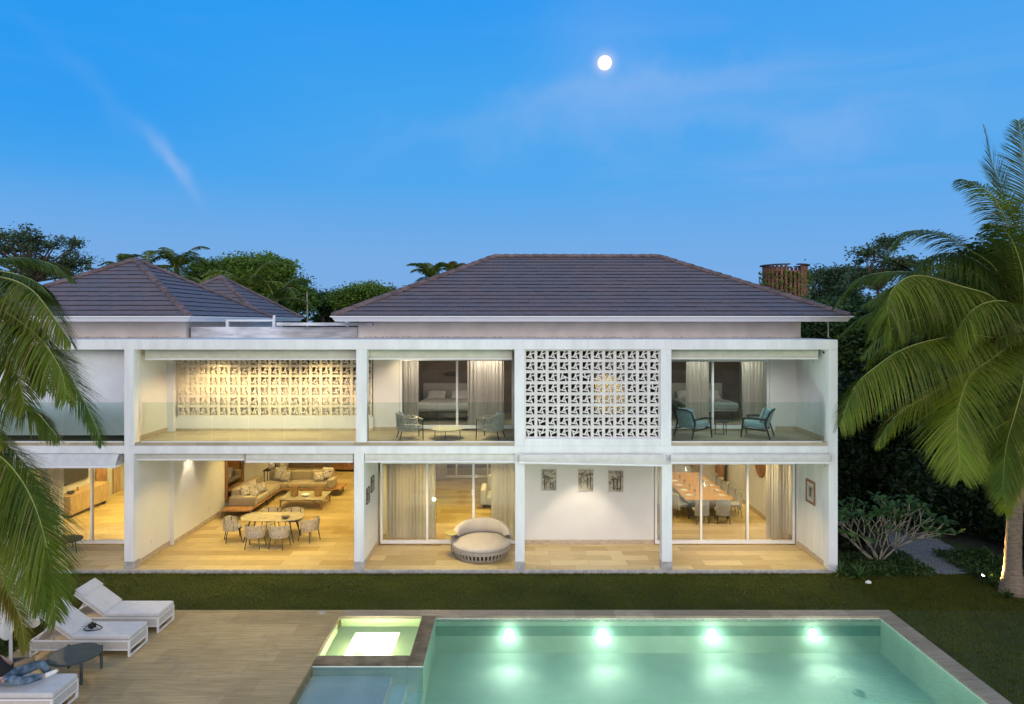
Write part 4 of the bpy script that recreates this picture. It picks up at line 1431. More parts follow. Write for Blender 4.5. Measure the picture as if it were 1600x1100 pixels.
t = thing('bowl', (-7.85, 25.98, 0.406), 'pale shell shaped bowl between the two lanterns', 'bowl')
MB().lathe([(0.06, 0), (0.13, 0.04), (0.17, 0.09), (0.155, 0.09), (0.11, 0.05), (0.001, 0.02)], n=24, sy=0.8).build('bowl_body', M['porcelain'], t, smooth=True)

# ---- framed mirror on the left living room wall
t = thing('wall_mirror', (-10.66, 26.2, 0.35), 'tall wood framed mirror with a shelf on the left living room wall', 'mirror')
MB().box(0.0, 0.012, -0.72, 0.72, 0.10, 2.35).build('mirror_glass', M['mirror'], t)
for (y0, y1, z0, z1) in ((-0.85, -0.722, 0.0, 2.47), (0.722, 0.85, 0.0, 2.47), (-0.72, 0.72, 2.352, 2.47), (-0.72, 0.72, 0.0, 0.098)):
    MB().box(-0.008, 0.05, y0, y1, z0, z1).build('frame', M['redwood'], t)
MB().box(0.013, 0.17, -0.71, 0.71, 0.36, 0.40).build('shelf', M['redwood'], t)

# ---- side table with a white lamp and bottles
t = thing('side_table', (-10.28, 29.3, 0), 'small dark side table behind the sofa corner', 'table')
MB().box(-0.32, 0.32, -0.25, 0.25, 0.70, 0.73).build('tabletop', M['darkwood'], t)
for sx in (-1, 1):
    for sy in (-1, 1):
        MB().tube([(0.28 * sx, 0.2 * sy, 0.70), (0.28 * sx, 0.2 * sy, 0)], 0.02, 6).build('leg', M['darkwood'], t)
t = thing('table_lamp', (-10.32, 29.25, 0.731), 'round white lamp on the side table behind the sofa', 'lamp')
MB().lathe([(0.05, 0), (0.11, 0.05), (0.14, 0.14), (0.11, 0.24), (0.05, 0.29), (0.001, 0.30)], n=20).build('lamp_body', M['porcelain'], t, smooth=True)
for k, (x, h_, lb) in enumerate(((-10.12, 0.27, 'taller dark bottle beside the white lamp'), (-10.03, 0.20, 'shorter dark bottle on the right of the side table'))):
    t = thing('bottle', (x, 29.25, 0.731), lb, 'bottle')
    MB().lathe([(0.035, 0), (0.035, h_ * 0.6), (0.013, h_ * 0.75), (0.013, h_), (0.001, h_)], n=12).build('bottle_body', M['black'], t, smooth=True)
t = thing('cabinet', (-7.95, 32.4, 0), 'dark low cabinet far back in the living room', 'cabinet')
MB().box(-0.5, 0.5, -0.22, 0.22, 0.08, 0.75).build('cabinet_body', M['darkwood'], t, bevel=0.01)
for sx in (-0.25, 0.25):
    MB().box(sx - 0.24, sx + 0.24, -0.235, -0.222, 0.1, 0.73).build('door', M['redwood'], t)

# ---- round daybed and its side table
t = thing('daybed', (-0.93, 20.70, 0), 'round beige daybed with a curved back on the terrace', 'daybed')
m = MB()
m.lathe([(0.74, 0.02), (0.80, 0.02), (0.81, 0.05), (0.78, 0.05)], n=48)
m.build('base_ring', M['daybase'], t, smooth=False)
m = MB()
m.lathe([(0.82, 0.20), (0.885, 0.21), (0.90, 0.30), (0.86, 0.31)], n=48)
m.build('seat_ring', M['daybase'], t)
m = MB()
for k in range(44):
    a = 2 * PI * k / 44
    mt = Matrix.Rotation(a, 4, 'Z')
    vs = [mt @ Vector(v) for v in ((0.775, -0.027, 0.045), (0.79, -0.027, 0.045), (0.79, 0.027, 0.045), (0.775, 0.027, 0.045), (0.85, -0.03, 0.215), (0.875, -0.03, 0.215), (0.875, 0.03, 0.215), (0.85, 0.03, 0.215))]
    m.add(vs, [(3, 2, 1, 0), (4, 5, 6, 7), (0, 1, 5, 4), (1, 2, 6, 5), (2, 3, 7, 6), (3, 0, 4, 7)])
m.build('slatted_skirt', M['daybase'], t)
MB().lathe([(0.70, 0.03), (0.76, 0.20), (0.001, 0.21)], n=32).build('core', M['black'], t)
MB().lathe([(0.86, 0.312), (0.885, 0.34), (0.88, 0.395), (0.84, 0.425), (0.6, 0.445), (0.001, 0.452)], n=56).build('mattress', M['daybed'], t, smooth=True)
m = MB()
def dbk(u, v):
    a = R(4) + u * R(172)
    e = math.sin(PI * u) ** 0.42
    h_ = 0.14 + 0.33 * e
    th = 0.115
    b = v * 2 * PI
    rr = 0.80 + th * math.cos(b) * (0.9)
    zz = 0.43 + h_ * (0.5 + 0.5 * math.sin(b) * (1.0)) + 0.0
    k = 1 - 0.10 * (zz - 0.43)
    return Vector((rr * 1.0 * math.cos(a), rr * math.sin(a), zz))
m.grid(dbk, 36, 14)
m.build('backrest', M['daybed'], t, smooth=True)
t = thing('side_table', (-1.83, 20.62, 0), 'small round yellow side table beside the daybed', 'table')
MB().lathe([(0.185, 0.64), (0.19, 0.65), (0.19, 0.662), (0.185, 0.668), (0.001, 0.669)], n=28).build('tabletop', pm('yellow_lacquer', (0.50, 0.44, 0.16), 0.4, 0.05), t)
MB().tube([(0, 0, 0.02), (0, 0, 0.64)], 0.018, 10).build('post', M['daybase'], t)
MB().lathe([(0.13, 0.0), (0.13, 0.015), (0.001, 0.02)], n=24).build('foot', M['daybase'], t)

# ---- pictures
def picture(x, y, z, w_, h_, facing, lb, fw, fmat, dark, seed, margin=0.0, group=None):
    rz = {'front': 0, 'right': R(90), 'left': R(-90)}[facing]
    t = thing('framed_picture', (x, y, z), lb, 'picture', group, rz)
    for (a, b, c_, d_) in ((-w_ / 2, w_ / 2, h_ / 2 - fw, h_ / 2), (-w_ / 2, w_ / 2, -h_ / 2, -h_ / 2 + fw), (-w_ / 2, -w_ / 2 + fw, -h_ / 2 + fw, h_ / 2 - fw), (w_ / 2 - fw, w_ / 2, -h_ / 2 + fw, h_ / 2 - fw)):
        MB().box(a, b, -0.03, 0.0, c_, d_).build('frame', fmat, t)
    iw, ih = w_ / 2 - fw, h_ / 2 - fw
    MB().box(-iw, iw, -0.012, -0.002, -ih, ih).build('mount', M['cushion'] if margin else M['block'], t)
    iw -= margin
    ih -= margin
    pr = MB().box(-iw, iw, -0.015, -0.0125, -ih, ih).build('print', printmat('engraved_print', seed, dark), t)
    # engraved palm trees drawn on the print
    m = MB()
    rnd = random.Random(seed)
    for q in range(3):
        bx_ = rnd.uniform(-iw * 0.7, iw * 0.7)
        top = (bx_ + rnd.uniform(-0.04, 0.04), rnd.uniform(0.1, 0.6) * ih)
        m.box(min(bx_, top[0]) - 0.004, max(bx_, top[0]) + 0.004, -0.0165, -0.0155, -ih * 0.85, top[1])
        for k in range(9):
            a = PI * k / 8
            ex = max(-iw, min(iw, top[0] + math.cos(a) * iw * 0.42))
            ez = max(-ih, min(ih, top[1] + math.sin(a) * iw * 0.35 - 0.02))
            m.add([(top[0], -0.0165, top[1]), (ex, -0.0165, ez - 0.012), (ex, -0.0165, ez + 0.008)], [(0, 1, 2)])
    m.build('drawing', M['darkwood'], pr)
    return t


thinf = pm('pale_thin_frame', (0.55, 0.52, 0.46), 0.5)
g3 = 'three engravings on the white terrace wall'
picture((858 - 800) * 21.56 / FPX, 21.598, 7 - (750 - 505) * 21.56 / FPX, 0.47, 0.68, 'front', 'left engraving of jungle foliage on the white terrace wall', 0.012, thinf, (0.10, 0.085, 0.07), 3, group=g3)
picture((915.5 - 800) * 21.56 / FPX, 21.598, 7 - (750.5 - 505) * 21.56 / FPX, 0.47, 0.68, 'front', 'middle engraving of jungle foliage on the white terrace wall', 0.012, thinf, (0.12, 0.08, 0.05), 5, group=g3)
picture((962.5 - 800) * 21.56 / FPX, 21.598, 7 - (752 - 505) * 21.56 / FPX, 0.47, 0.68, 'front', 'right engraving of two tall palms on the white terrace wall', 0.012, thinf, (0.085, 0.075, 0.065), 8, group=g3)
brf = pm('dark_brown_frame', (0.10, 0.06, 0.035), 0.5)
picture(-4.248, 20.72, 7 - (756 - 505) * 20.72 / FPX, 0.42, 0.46, 'right', 'small dark framed picture, the farther and higher of two on the side wall', 0.03, brf, (0.05, 0.045, 0.04), 11, 0.03)
picture(-4.248, 20.08, 7 - (774 - 505) * 20.08 / FPX, 0.42, 0.46, 'right', 'small dark framed picture, the nearer and lower of two on the side wall', 0.03, brf, (0.05, 0.045, 0.04), 13, 0.03)
picture(8.998, 20.55, 7 - (768.5 - 505) * 20.55 / FPX, 0.62, 0.70, 'left', 'wood framed picture on the right terrace wall', 0.07, M['redwood'], (0.20, 0.20, 0.17), 17, 0.11)

# ---- curtains
def curtain(x0, x1, y, z0, z1, folds, lb, mat='curtain', amp=0.045, gather=0.0, name='curtain'):
    m = MB()
    ph = random.uniform(0, 6)
    n = folds * 10
    def fn(u, v):
        zz = v
        a = amp * (0.75 + 0.5 * math.sin(u * 13 + ph)) * (1.0 - 0.35 * v)
        x = x0 + (x1 - x0) * (u + 0.012 * math.sin(u * folds * 2 * PI * 0.5 + ph)) + gather * (1 - v) * (u - 0.5)
        yy = y + a * math.sin(u * folds * 2 * PI + ph + 0.25 * math.sin(v * 4 + u * 9)) + 0.02 * math.sin(u * 5 + ph)
        return Vector((x, yy, z0 + (z1 - z0) * zz))
    m.grid(fn, n, 8)
    o = m.build(name, M[mat], smooth=True)
    tag(o, lb, 'curtain')
    return o


curtain(-4.08, -2.45, 22.05, 0.05, 2.95, 15, 'long sheer curtain at the left of the three pane door by the daybed')
curtain(-0.68, 0.55, 22.05, 0.05, 2.95, 12, 'sheer curtain behind the daybed, at the right of its door')
curtain(8.20, 8.93, 22.05, 0.05, 2.95, 8, 'sheer curtain at the right of the dining room door')
curtain(4.55, 5.12, 22.05, 0.05, 2.95, 6, 'sheer curtain at the left of the dining room door, beside the pillar')
curtain(-3.50, -3.02, 22.05, 3.65, 6.25, 5, 'narrow sheer curtain at the left of the upstairs bedroom door')
curtain(-1.45, -0.25, 22.05, 3.65, 6.25, 11, 'wide sheer curtain at the right of the upstairs bedroom door')
curtain(5.62, 6.36, 22.05, 3.65, 6.25, 7, 'upstairs sheer curtain left of the middle frame in the right bedroom')
curtain(7.42, 8.12, 22.05, 3.65, 6.25, 6, 'upstairs sheer curtain at the far right of the right bedroom', gather=-0.1)
curtain(-11.75, -11.15, 22.05, 0.05, 2.95, 5, 'tan curtain beside the left pillar in the television room', 'curtain_warm')
curtain(-15.2, -14.45, 22.05, 0.05, 2.95, 6, 'pale curtain behind the palm fronds in the television room')
curtain(-3.7, -2.9, 30.4, 0.05, 2.95, 7, 'sheer curtain by the rear garden door of the ground floor lounge')
curtain(4.5, 7.15, 29.9, 0.05, 3.1, 22, 'tan curtains across the back wall of the dining room', 'curtain_warm')
curtain(7.5, 8.2, 29.9, 0.05, 3.1, 6, 'tan curtain at the right end of the dining room back wall', 'curtain_warm')
t = thing('wall_panel', (8.85, 29.0, 0), 'brown wooden door panel in the far right corner of the dining room', 'door')
MB().box(-0.06, 0.0, -0.55, 0.55, 0.0, 2.6).build('panel', M['wood'], t)
MB().tube([(-0.10, -0.42, 1.0), (-0.10, -0.42, 1.3)], 0.012, 6).build('handle', M['whitemetal'], t)

# ---- lounge sofa seen through the door behind the daybed
t = thing('armchair', (-0.35, 26.3, 0), 'cream armchair seen at the edge of the curtain behind the daybed', 'armchair')
for (n_, b) in (('seat', (-0.62, 0.45, -0.55, 0.55, 0.12, 0.45)), ('backrest', (-0.62, 0.45, 0.42, 0.72, 0.452, 1.05)), ('armrest', (-0.85, -0.625, -0.55, 0.6, 0.12, 0.72)), ('armrest', (0.455, 0.68, -0.55, 0.6, 0.12, 0.72))):
    MB().box(*b).build(n_, M['cushion'], t, bevel=0.07, seg=3)
for x in (-0.7, 0.5):
    for y in (-0.45, 0.5):
        MB().tube([(x, y, 0.12), (x, y, 0)], 0.02, 6).build('leg', M['darkwood'], t)

# ---- dining room: table, chairs, plates, glasses
t = thing('dining_table', (7.02, 26.4, 0), 'long wooden dining table laid with white plates', 'table')
MB().box(-0.86, 0.86, -2.2, 2.2, 0.70, 0.75).build('tabletop', pm('honey_wood', (0.46, 0.25, 0.06), 0.3, 0.15, 2.5, 0.05, stretch=(6, 1, 1)), t, bevel=0.008)
MB().box(-0.78, 0.78, -2.1, 2.1, 0.62, 0.698).build('apron', M['greyfab'], t)
for sx in (-1, 1):
    for sy in (-1, 1):
        MB().tube([(0.66 * sx, 1.9 * sy, 0.62), (0.70 * sx, 2.0 * sy, 0)], [0.045, 0.03], 8).build('leg', M['darkmetal'], t)


def dchair(loc, rz, lb):
    t = thing('upholstered_chair', loc, lb, 'chair', 'upholstered chairs round the long dining table', rz)
    MB().box(-0.24, 0.24, -0.22, 0.27, 0.40, 0.50).build('seat', M['greyfab'], t, bevel=0.04, seg=3)
    m = MB()
    def fn(u, v):
        x = (u - 0.5) * (0.50 - 0.03 * v)
        wrap = 0.10 * (abs(u - 0.5) * 2) ** 2.2
        return Vector((x, -0.245 + wrap - 0.05 * v, 0.30 + 0.58 * v - 0.03 * (abs(u - 0.5) * 2) ** 3 * v))
    m.grid(fn, 12, 8)
    m.grid(lambda u, v: fn(1 - u, v) + Vector((0, 0.055, 0)), 12, 8)
    m.grid(lambda u, v: fn(u, 1) + Vector((0, 0.055 * v, 0)), 12, 1)
    m.grid(lambda u, v: fn(1, 1 - u) + Vector((0, 0.055 * v, 0)), 8, 1)
    m.grid(lambda u, v: fn(0, u) + Vector((0, 0.055 * v, 0)), 8, 1)
    m.build('backrest', M['greyfab'], t, smooth=True)
    for sx in (-1, 1):
        for sy in (-1, 1):
            MB().tube([(0.19 * sx, 0.02 + 0.18 * sy, 0.40), (0.22 * sx, 0.02 + 0.24 * sy, 0.0)], [0.014, 0.009], 6).build('leg', M['darkmetal'], t)
    return t


DC = [((6.62, 23.95, 0), R(4), 'grey upholstered chair at the near end of the dining table, left of the two'),
      ((7.38, 23.95, 0), R(-3), 'grey upholstered chair at the near end of the dining table, right of the two'),
      ((6.08, 24.75, 0), R(-78), 'grey chair on the left side of the dining table, nearest the terrace')]
ords = ['nearest the terrace', 'second from the terrace', 'third from the terrace', 'fourth from the terrace', 'fifth from the terrace']
for k in range(5):
    DC.append(((8.06, 24.75 + 0.76 * k, 0), R(90 + (k % 3 - 1) * 3), 'cream chair along the right side of the dining table, ' + ords[k]))
for k in range(1, 4):
    DC.append(((6.0, 24.75 + 0.80 * k, 0), R(-90), 'chair on the left side of the dining table, ' + ords[k]))
DC.append(((6.6, 28.9, 0), R(180), 'chair at the far end of the dining table, left of the two'))
DC.append(((7.4, 28.9, 0), R(180), 'chair at the far end of the dining table, right of the two'))
d0 = dchair(*DC[0])
for l_, r_, lb in DC[1:]:
    dup(d0, l_, r_, lb)


def plate(loc, lb):
    t = thing('plate', loc, lb, 'plate', 'white plates on the long dining table')
    MB().lathe([(0.08, 0.0), (0.15, 0.018), (0.152, 0.022), (0.10, 0.012), (0.001, 0.010)], n=20).build('rim', M['porcelain'], t, smooth=True)
    return t
p0 = None
for k in range(5):
    for sx, side in ((-1, 'left'), (1, 'right')):
        loc = (7.02 + sx * 0.60, 24.75 + 0.76 * k, 0.752)
        lb = 'white plate on the %s side of the dining table, %s' % (side, ords[k])
        if p0 is None:
            p0 = plate(loc, lb)
        else:
            dup(p0, loc, label=lb)
q0 = None
for k in range(5):
    for sx, side in ((-1, 'left'), (1, 'right')):
        loc = (7.02 + sx * 0.36, 24.85 + 0.76 * k, 0.752)
        lb = 'clear wine glass on the %s side of the dining table, %s' % (side, ords[k])
        if q0 is None:
            q0 = thing('wine_glass', loc, lb, 'glass', 'wine glasses on the long dining table')
            MB().lathe([(0.035, 0), (0.005, 0.006), (0.004, 0.09), (0.03, 0.12), (0.036, 0.16), (0.03, 0.20)], n=14).build('bowl', M['glass'], q0, smooth=True)
        else:
            dup(q0, loc, label=lb)
t = thing('round_mirror', (8.99, 24.65, 1.95), 'round wood framed mirror on the dining room wall', 'mirror', rz=0)
m = MB()
m.lathe([(0.40, 0.0), (0.50, 0.0), (0.50, 0.045), (0.46, 0.06), (0.40, 0.045)], n=36)
o = m.build('frame', M['redwood'], t)
o.rotation_euler = (0, R(-90), 0)
o = MB().lathe([(0.40, 0.005), (0.40, 0.03), (0.001, 0.03)], n=36).build('mirror_glass', M['mirror'], t)
o.rotation_euler = (0, R(-90), 0)

# ---- television room on the left
t = thing('sideboard', (-16.08, 25.6, 0), 'long pale wood sideboard in the television room', 'sideboard')
MB().box(-0.28, 0.28, -1.2, 1.2, 0.10, 0.80).build('cabinet_body', M['lightwood'], t, bevel=0.01)
for k in range(4):
    MB().box(0.281, 0.295, -1.18 + k * 0.595, -0.60 + k * 0.595, 0.13, 0.77).build('door', M['lightwood'], t)
for y in (-1.0, 1.0):
    MB().box(-0.24, 0.24, y - 0.04, y + 0.04, 0, 0.098).build('foot', M['darkwood'], t)
t = thing('bowl', (-16.0, 24.75, 0.802), 'dark round bowl on the sideboard', 'bowl')
MB().lathe([(0.05, 0), (0.12, 0.05), (0.14, 0.10), (0.125, 0.10), (0.08, 0.05), (0.001, 0.03)], n=20).build('bowl_body', M['darkmetal'], t, smooth=True)
for y in (25.3, 26.2):
    t = thing('ornament', (-16.1, y, 0.802), 'small brown ornament on the sideboard, ' + ('nearer the terrace' if y < 25.5 else 'farther inside'), 'ornament')
    MB().lathe([(0.04, 0), (0.05, 0.02), (0.02, 0.06), (0.035, 0.11), (0.001, 0.14)], n=12).build('figure', M['redwood'], t, smooth=True)
MB().box(-16.38, -16.34, 26.85, 27.5, 0.0, 2.6).build('inner_panel', M['wood'], house, local=False)
MB().box(-16.38, -16.34, 28.0, 28.5, 0.0, 2.6).build('inner_panel', M['lightwood'], house, local=False)
MB().box(-16.39, -16.36, 27.6, 27.9, 0.0, 2.5).build('lit_doorway', M['porcelain'], house, local=False)
house2 = MB().box(-16.6, -16.4, 22.6, 28.99, 0.0, 3.29).build('partition_wall', M['stucco_in'], house, local=False)
t = thing('television', (-16.395, 25.2, 1.05), 'large dark television on the wall above the sideboard', 'television')
MB().box(0.0, 0.05, -1.15, 1.15, 0.0, 1.25).build('casing', M['black'], t)
MB().box(0.052, 0.054, -1.12, 1.12, 0.03, 1.22).build('screen', M['screenblack'], t)
t = thing('terrace_table', ((104 - 800) * 20.9 / FPX, 20.9, 0), 'dark low table half hidden by palm fronds on the left terrace', 'table')
MB().lathe([(0.43, 0.36), (0.44, 0.38), (0.43, 0.395), (0.001, 0.396)], n=28).build('tabletop', M['darkwood'], t)
for k in range(3):
    a = R(-20 + 120 * k)
    MB().tube([(0.36 * math.cos(a), 0.36 * math.sin(a), 0.36), (0.42 * math.cos(a), 0.42 * math.sin(a), 0)], 0.014, 6).build('leg', M['darkmetal'], t)

# ---- upstairs: rope armchairs and round table
UZ = 3.602
def rope_chair(loc, rz, lb):
    t = thing('rope_armchair', loc, lb, 'armchair', 'rope armchairs on the balcony', rz)
    arc = [R(-90) + R(118) * (k / 14 * 2 - 1) for k in range(15)]
    def P_(a, z, r_=0.36):
        return Vector((r_ * math.cos(a) * 0.98, r_ * math.sin(a), z))
    top = [Vector((-0.35, 0.36, 0.60))] + [P_(a, 0.62 + 0.13 * max(0, math.cos(a + PI / 2))) for a in reversed(arc)] + [Vector((0.35, 0.36, 0.60))]
    MB().tube(top, 0.022, 8).build('arm_rail', M['wood'] if False else M['strap'], t)
    bot = [Vector((-0.31, 0.34, 0.27))] + [P_(a, 0.27, 0.33) for a in reversed(arc)] + [Vector((0.31, 0.34, 0.27))]
    MB().tube(bot, 0.022, 8).build('seat_rail', M['rope'], t)
    m = MB()
    for k in range(len(top) - 2):
        for d_ in (1, 2):
            j = min(k + d_, len(top) - 1)
            m.tube([top[k], bot[j]], 0.011, 5)
            m.tube([bot[k], top[j]], 0.011, 5)
    for zf in (0.15, 0.30, 0.42):
        m.tube([bot[k] * (1 - zf) + top[k] * zf for k in range(len(top))], 0.014, 5)
    m.build('rope_weave', M['rope'], t)
    MB().lathe([(0.28, 0.25), (0.31, 0.27), (0.31, 0.29), (0.001, 0.29)], n=24).build('seat_base', M['rope'], t)
    MB().lathe([(0.05, 0.292), (0.29, 0.295), (0.315, 0.34), (0.29, 0.40), (0.001, 0.415)], (0, 0.02, 0), 24).build('seat_cushion', M['cushion'], t, smooth=True)
    MB().pillow((0, -0.20, 0.62), 0.46, 0.42, 0.16, rotm(x=R(105))).build('back_pillow', M['cushion'], t, smooth=True)
    for sx in (-1, 1):
        MB().tube([(0.345 * sx, 0.36, 0.60), (0.35 * sx, 0.38, 0)], 0.016, 8).build('leg', M['darkmetal'], t)
        MB().tube([(0.22 * sx, -0.22, 0.26), (0.29 * sx, -0.30, 0)], 0.015, 8).build('leg', M['darkmetal'], t)
    return t


r0 = rope_chair((-3.06, 20.15, UZ), R(-72), 'grey green rope armchair on the balcony, left of the round table')
dup(r0, (-0.58, 20.15, UZ), R(72), 'grey green rope armchair on the balcony, right of the round table')
t = thing('round_table', (-1.93, 20.2, UZ), 'low round pale table between the two rope armchairs', 'table')
MB().lathe([(0.46, 0.265), (0.475, 0.275), (0.475, 0.285), (0.46, 0.292), (0.001, 0.293)], n=40).build('tabletop', pm('pale_olive_top', (0.48, 0.45, 0.33), 0.4, 0.05), t)
for k in range(3):
    a = R(-90 + 120 * k)
    MB().tube([(0.42 * math.cos(a), 0.42 * math.sin(a), 0.265), (0.44 * math.cos(a), 0.44 * math.sin(a), 0)], 0.012, 6).build('leg', M['darkmetal'], t)

# dark framed armchairs on the right balcony
def frame_chair(loc, rz, lb):
    t = thing('cushioned_armchair', loc, lb, 'armchair', 'dark framed armchairs on the right balcony', rz)
    for sx in (-1, 1):
        MB().tube([(0.36 * sx, 0.34, 0.55), (0.37 * sx, 0.40, 0.0)], [0.028, 0.02], 8).build('leg', M['darkmetal'], t)
        MB().tube([(0.33 * sx, -0.42, 0.80), (0.35 * sx, -0.28, 0.45), (0.36 * sx, -0.42, 0.0)], [0.022, 0.028, 0.02], 8).build('leg', M['darkmetal'], t)
        MB().tube([(0.36 * sx, 0.40, 0.565), (0.375 * sx, 0.10, 0.59), (0.36 * sx, -0.34, 0.56)], [0.03, 0.034, 0.026], 8).build('armrest', M['darkmetal'], t)
        MB().tube([(0.35 * sx, 0.36, 0.29), (0.35 * sx, -0.30, 0.24)], 0.024, 8).build('side_rail', M['darkmetal'], t)
    MB().tube([(-0.34, 0.36, 0.29), (0.34, 0.36, 0.29)], 0.024, 8).build('front_rail', M['darkmetal'], t)
    MB().tube([(-0.33, -0.42, 0.78), (-0.2, -0.46, 0.84), (0.2, -0.46, 0.84), (0.33, -0.42, 0.78)], 0.024, 8).build('top_rail', M['darkmetal'], t)
    m = MB()
    rbox(m, 0, 0.03, 0.38, 0.64, 0.68, 0.17, rotm(x=R(4)))
    m.build('seat_cushion', M['teal'], t, bevel=0.05, seg=3)
    m = MB()
    rbox(m, 0, -0.30, 0.62, 0.62, 0.17, 0.50, rotm(x=R(17)))
    m.build('back_cushion', M['teal'], t, bevel=0.06, seg=3)
    m = MB().pillow((0, -0.16, 0.66), 0.44, 0.44, 0.14, rotm(x=R(108)) @ rotm(z=R(0)))
    m.build('pillow', M['teal'], t, smooth=True)
    return t


f0 = frame_chair((5.42, 20.45, UZ), R(-58), 'dark framed armchair with grey blue cushions at the left of the right balcony')
dup(f0, (7.35, 20.45, UZ), R(60), 'dark framed armchair with grey blue pillow near the balcony end wall')
t = thing('side_table', (6.42, 20.9, UZ), 'low dark side table between the two cushioned armchairs', 'table')
MB().lathe([(0.23, 0.38), (0.24, 0.40), (0.001, 0.405)], n=24).build('tabletop', M['darkmetal'], t)
for k in range(3):
    a = R(30 + 120 * k)
    MB().tube([(0.18 * math.cos(a), 0.18 * math.sin(a), 0.38), (0.2 * math.cos(a), 0.2 * math.sin(a), 0)], 0.012, 6).build('leg', M['darkmetal'], t)

# beds seen through the upstairs doors
def bed(loc, lb, rz, mat2):
    t = thing('bed', loc, lb, 'bed', rz=rz)
    MB().box(-0.95, 0.95, -1.05, 1.0, 0.12, 0.34).build('bed_frame', M['darkwood'], t, bevel=0.01)
    MB().box(-0.92, 0.92, -1.03, 1.0, 0.342, 0.60).build('mattress', M['bed'], t, bevel=0.07, seg=3)
    MB().box(-0.945, 0.945, -1.055, 0.1, 0.40, 0.632).build('blanket', mat2, t, bevel=0.06, seg=3)
    for x in (-0.45, 0.45):
        MB().pillow((x, 0.72, 0.75), 0.70, 0.42, 0.18, rotm(x=R(40))).build('pillow', M['bed'], t, smooth=True)
    MB().box(-0.98, 0.98, 1.002, 1.10, 0.12, 1.15).build('headboard', M['greyfab'], t, bevel=0.02)
    return t
bed((-2.35, 24.6, UZ), 'white made bed behind the left upstairs glass door', 0, M['bed'])
bed((6.9, 24.6, UZ), 'bed with a grey blue cover in the dark right bedroom', 0, M['bedteal'])
t = thing('wall_shelf', (-2.35, 26.19, UZ + 1.45), 'small dark wall ornament above the white bed', 'ornament')
MB().lathe([(0.30, 0.0), (0.28, 0.03), (0.001, 0.05)], n=24, sy=0.32).build('plaque', M['darkwood'], t).rotation_euler = (R(90), 0, 0)
t = thing('floor_lamp', (0.25, 23.2, UZ), 'dark standing lamp with a pale shade behind the wide upstairs curtain', 'lamp')
MB().tube([(0, 0, 0.02), (0, 0, 1.25)], 0.014, 8).build('pole', M['darkmetal'], t)
MB().lathe([(0.14, 0), (0.14, 0.02), (0.001, 0.022)], n=20).build('base', M['darkmetal'], t)
MB().lathe([(0.17, 1.2), (0.14, 1.5), (0.001, 1.5)], n=20).build('lamp_shade', M['bed'], t)
# ================================================================== VEGETATION
def idxmesh(name, V, F, mat, parent=None, smooth=False):
    me = bpy.data.meshes.new(name)
    V = np.asarray(V, dtype=np.float32)
    F = np.asarray(F, dtype=np.int32)
    n, k = F.shape
    me.vertices.add(len(V))
    me.vertices.foreach_set('co', V.reshape(-1))
    me.loops.add(n * k)
    me.loops.foreach_set('vertex_index', F.reshape(-1))
    me.polygons.add(n)
    me.polygons.foreach_set('loop_start', np.arange(0, n * k, k, dtype=np.int32))
    me.polygons.foreach_set('loop_total', np.full(n, k, dtype=np.int32))
    me.update(calc_edges=True)
    me.materials.append(mat)
    o = bpy.data.objects.new(name, me)
    col.objects.link(o)
    if parent is not None:
        o.parent = parent
        o.location = -world_loc(parent)
    return o


def spline(P, n):
    P = [np.array(p, float) for p in P]
    P = [2 * P[0] - P[1]] + P + [2 * P[-1] - P[-2]]
    out = []
    segs = len(P) - 3
    for i in range(n):
        t = i / (n - 1) * segs
        k = min(int(t), segs - 1)
        t -= k
        a, b, c, d = P[k:k + 4]
        out.append(0.5 * ((2 * b) + (-a + c) * t + (2 * a - 5 * b + 4 * c - d) * t * t + (-a + 3 * b - 3 * c + d) * t ** 3))
    return np.array(out)


def nrm(a):
    return a / np.maximum(np.linalg.norm(a, axis=-1, keepdims=True), 1e-9)


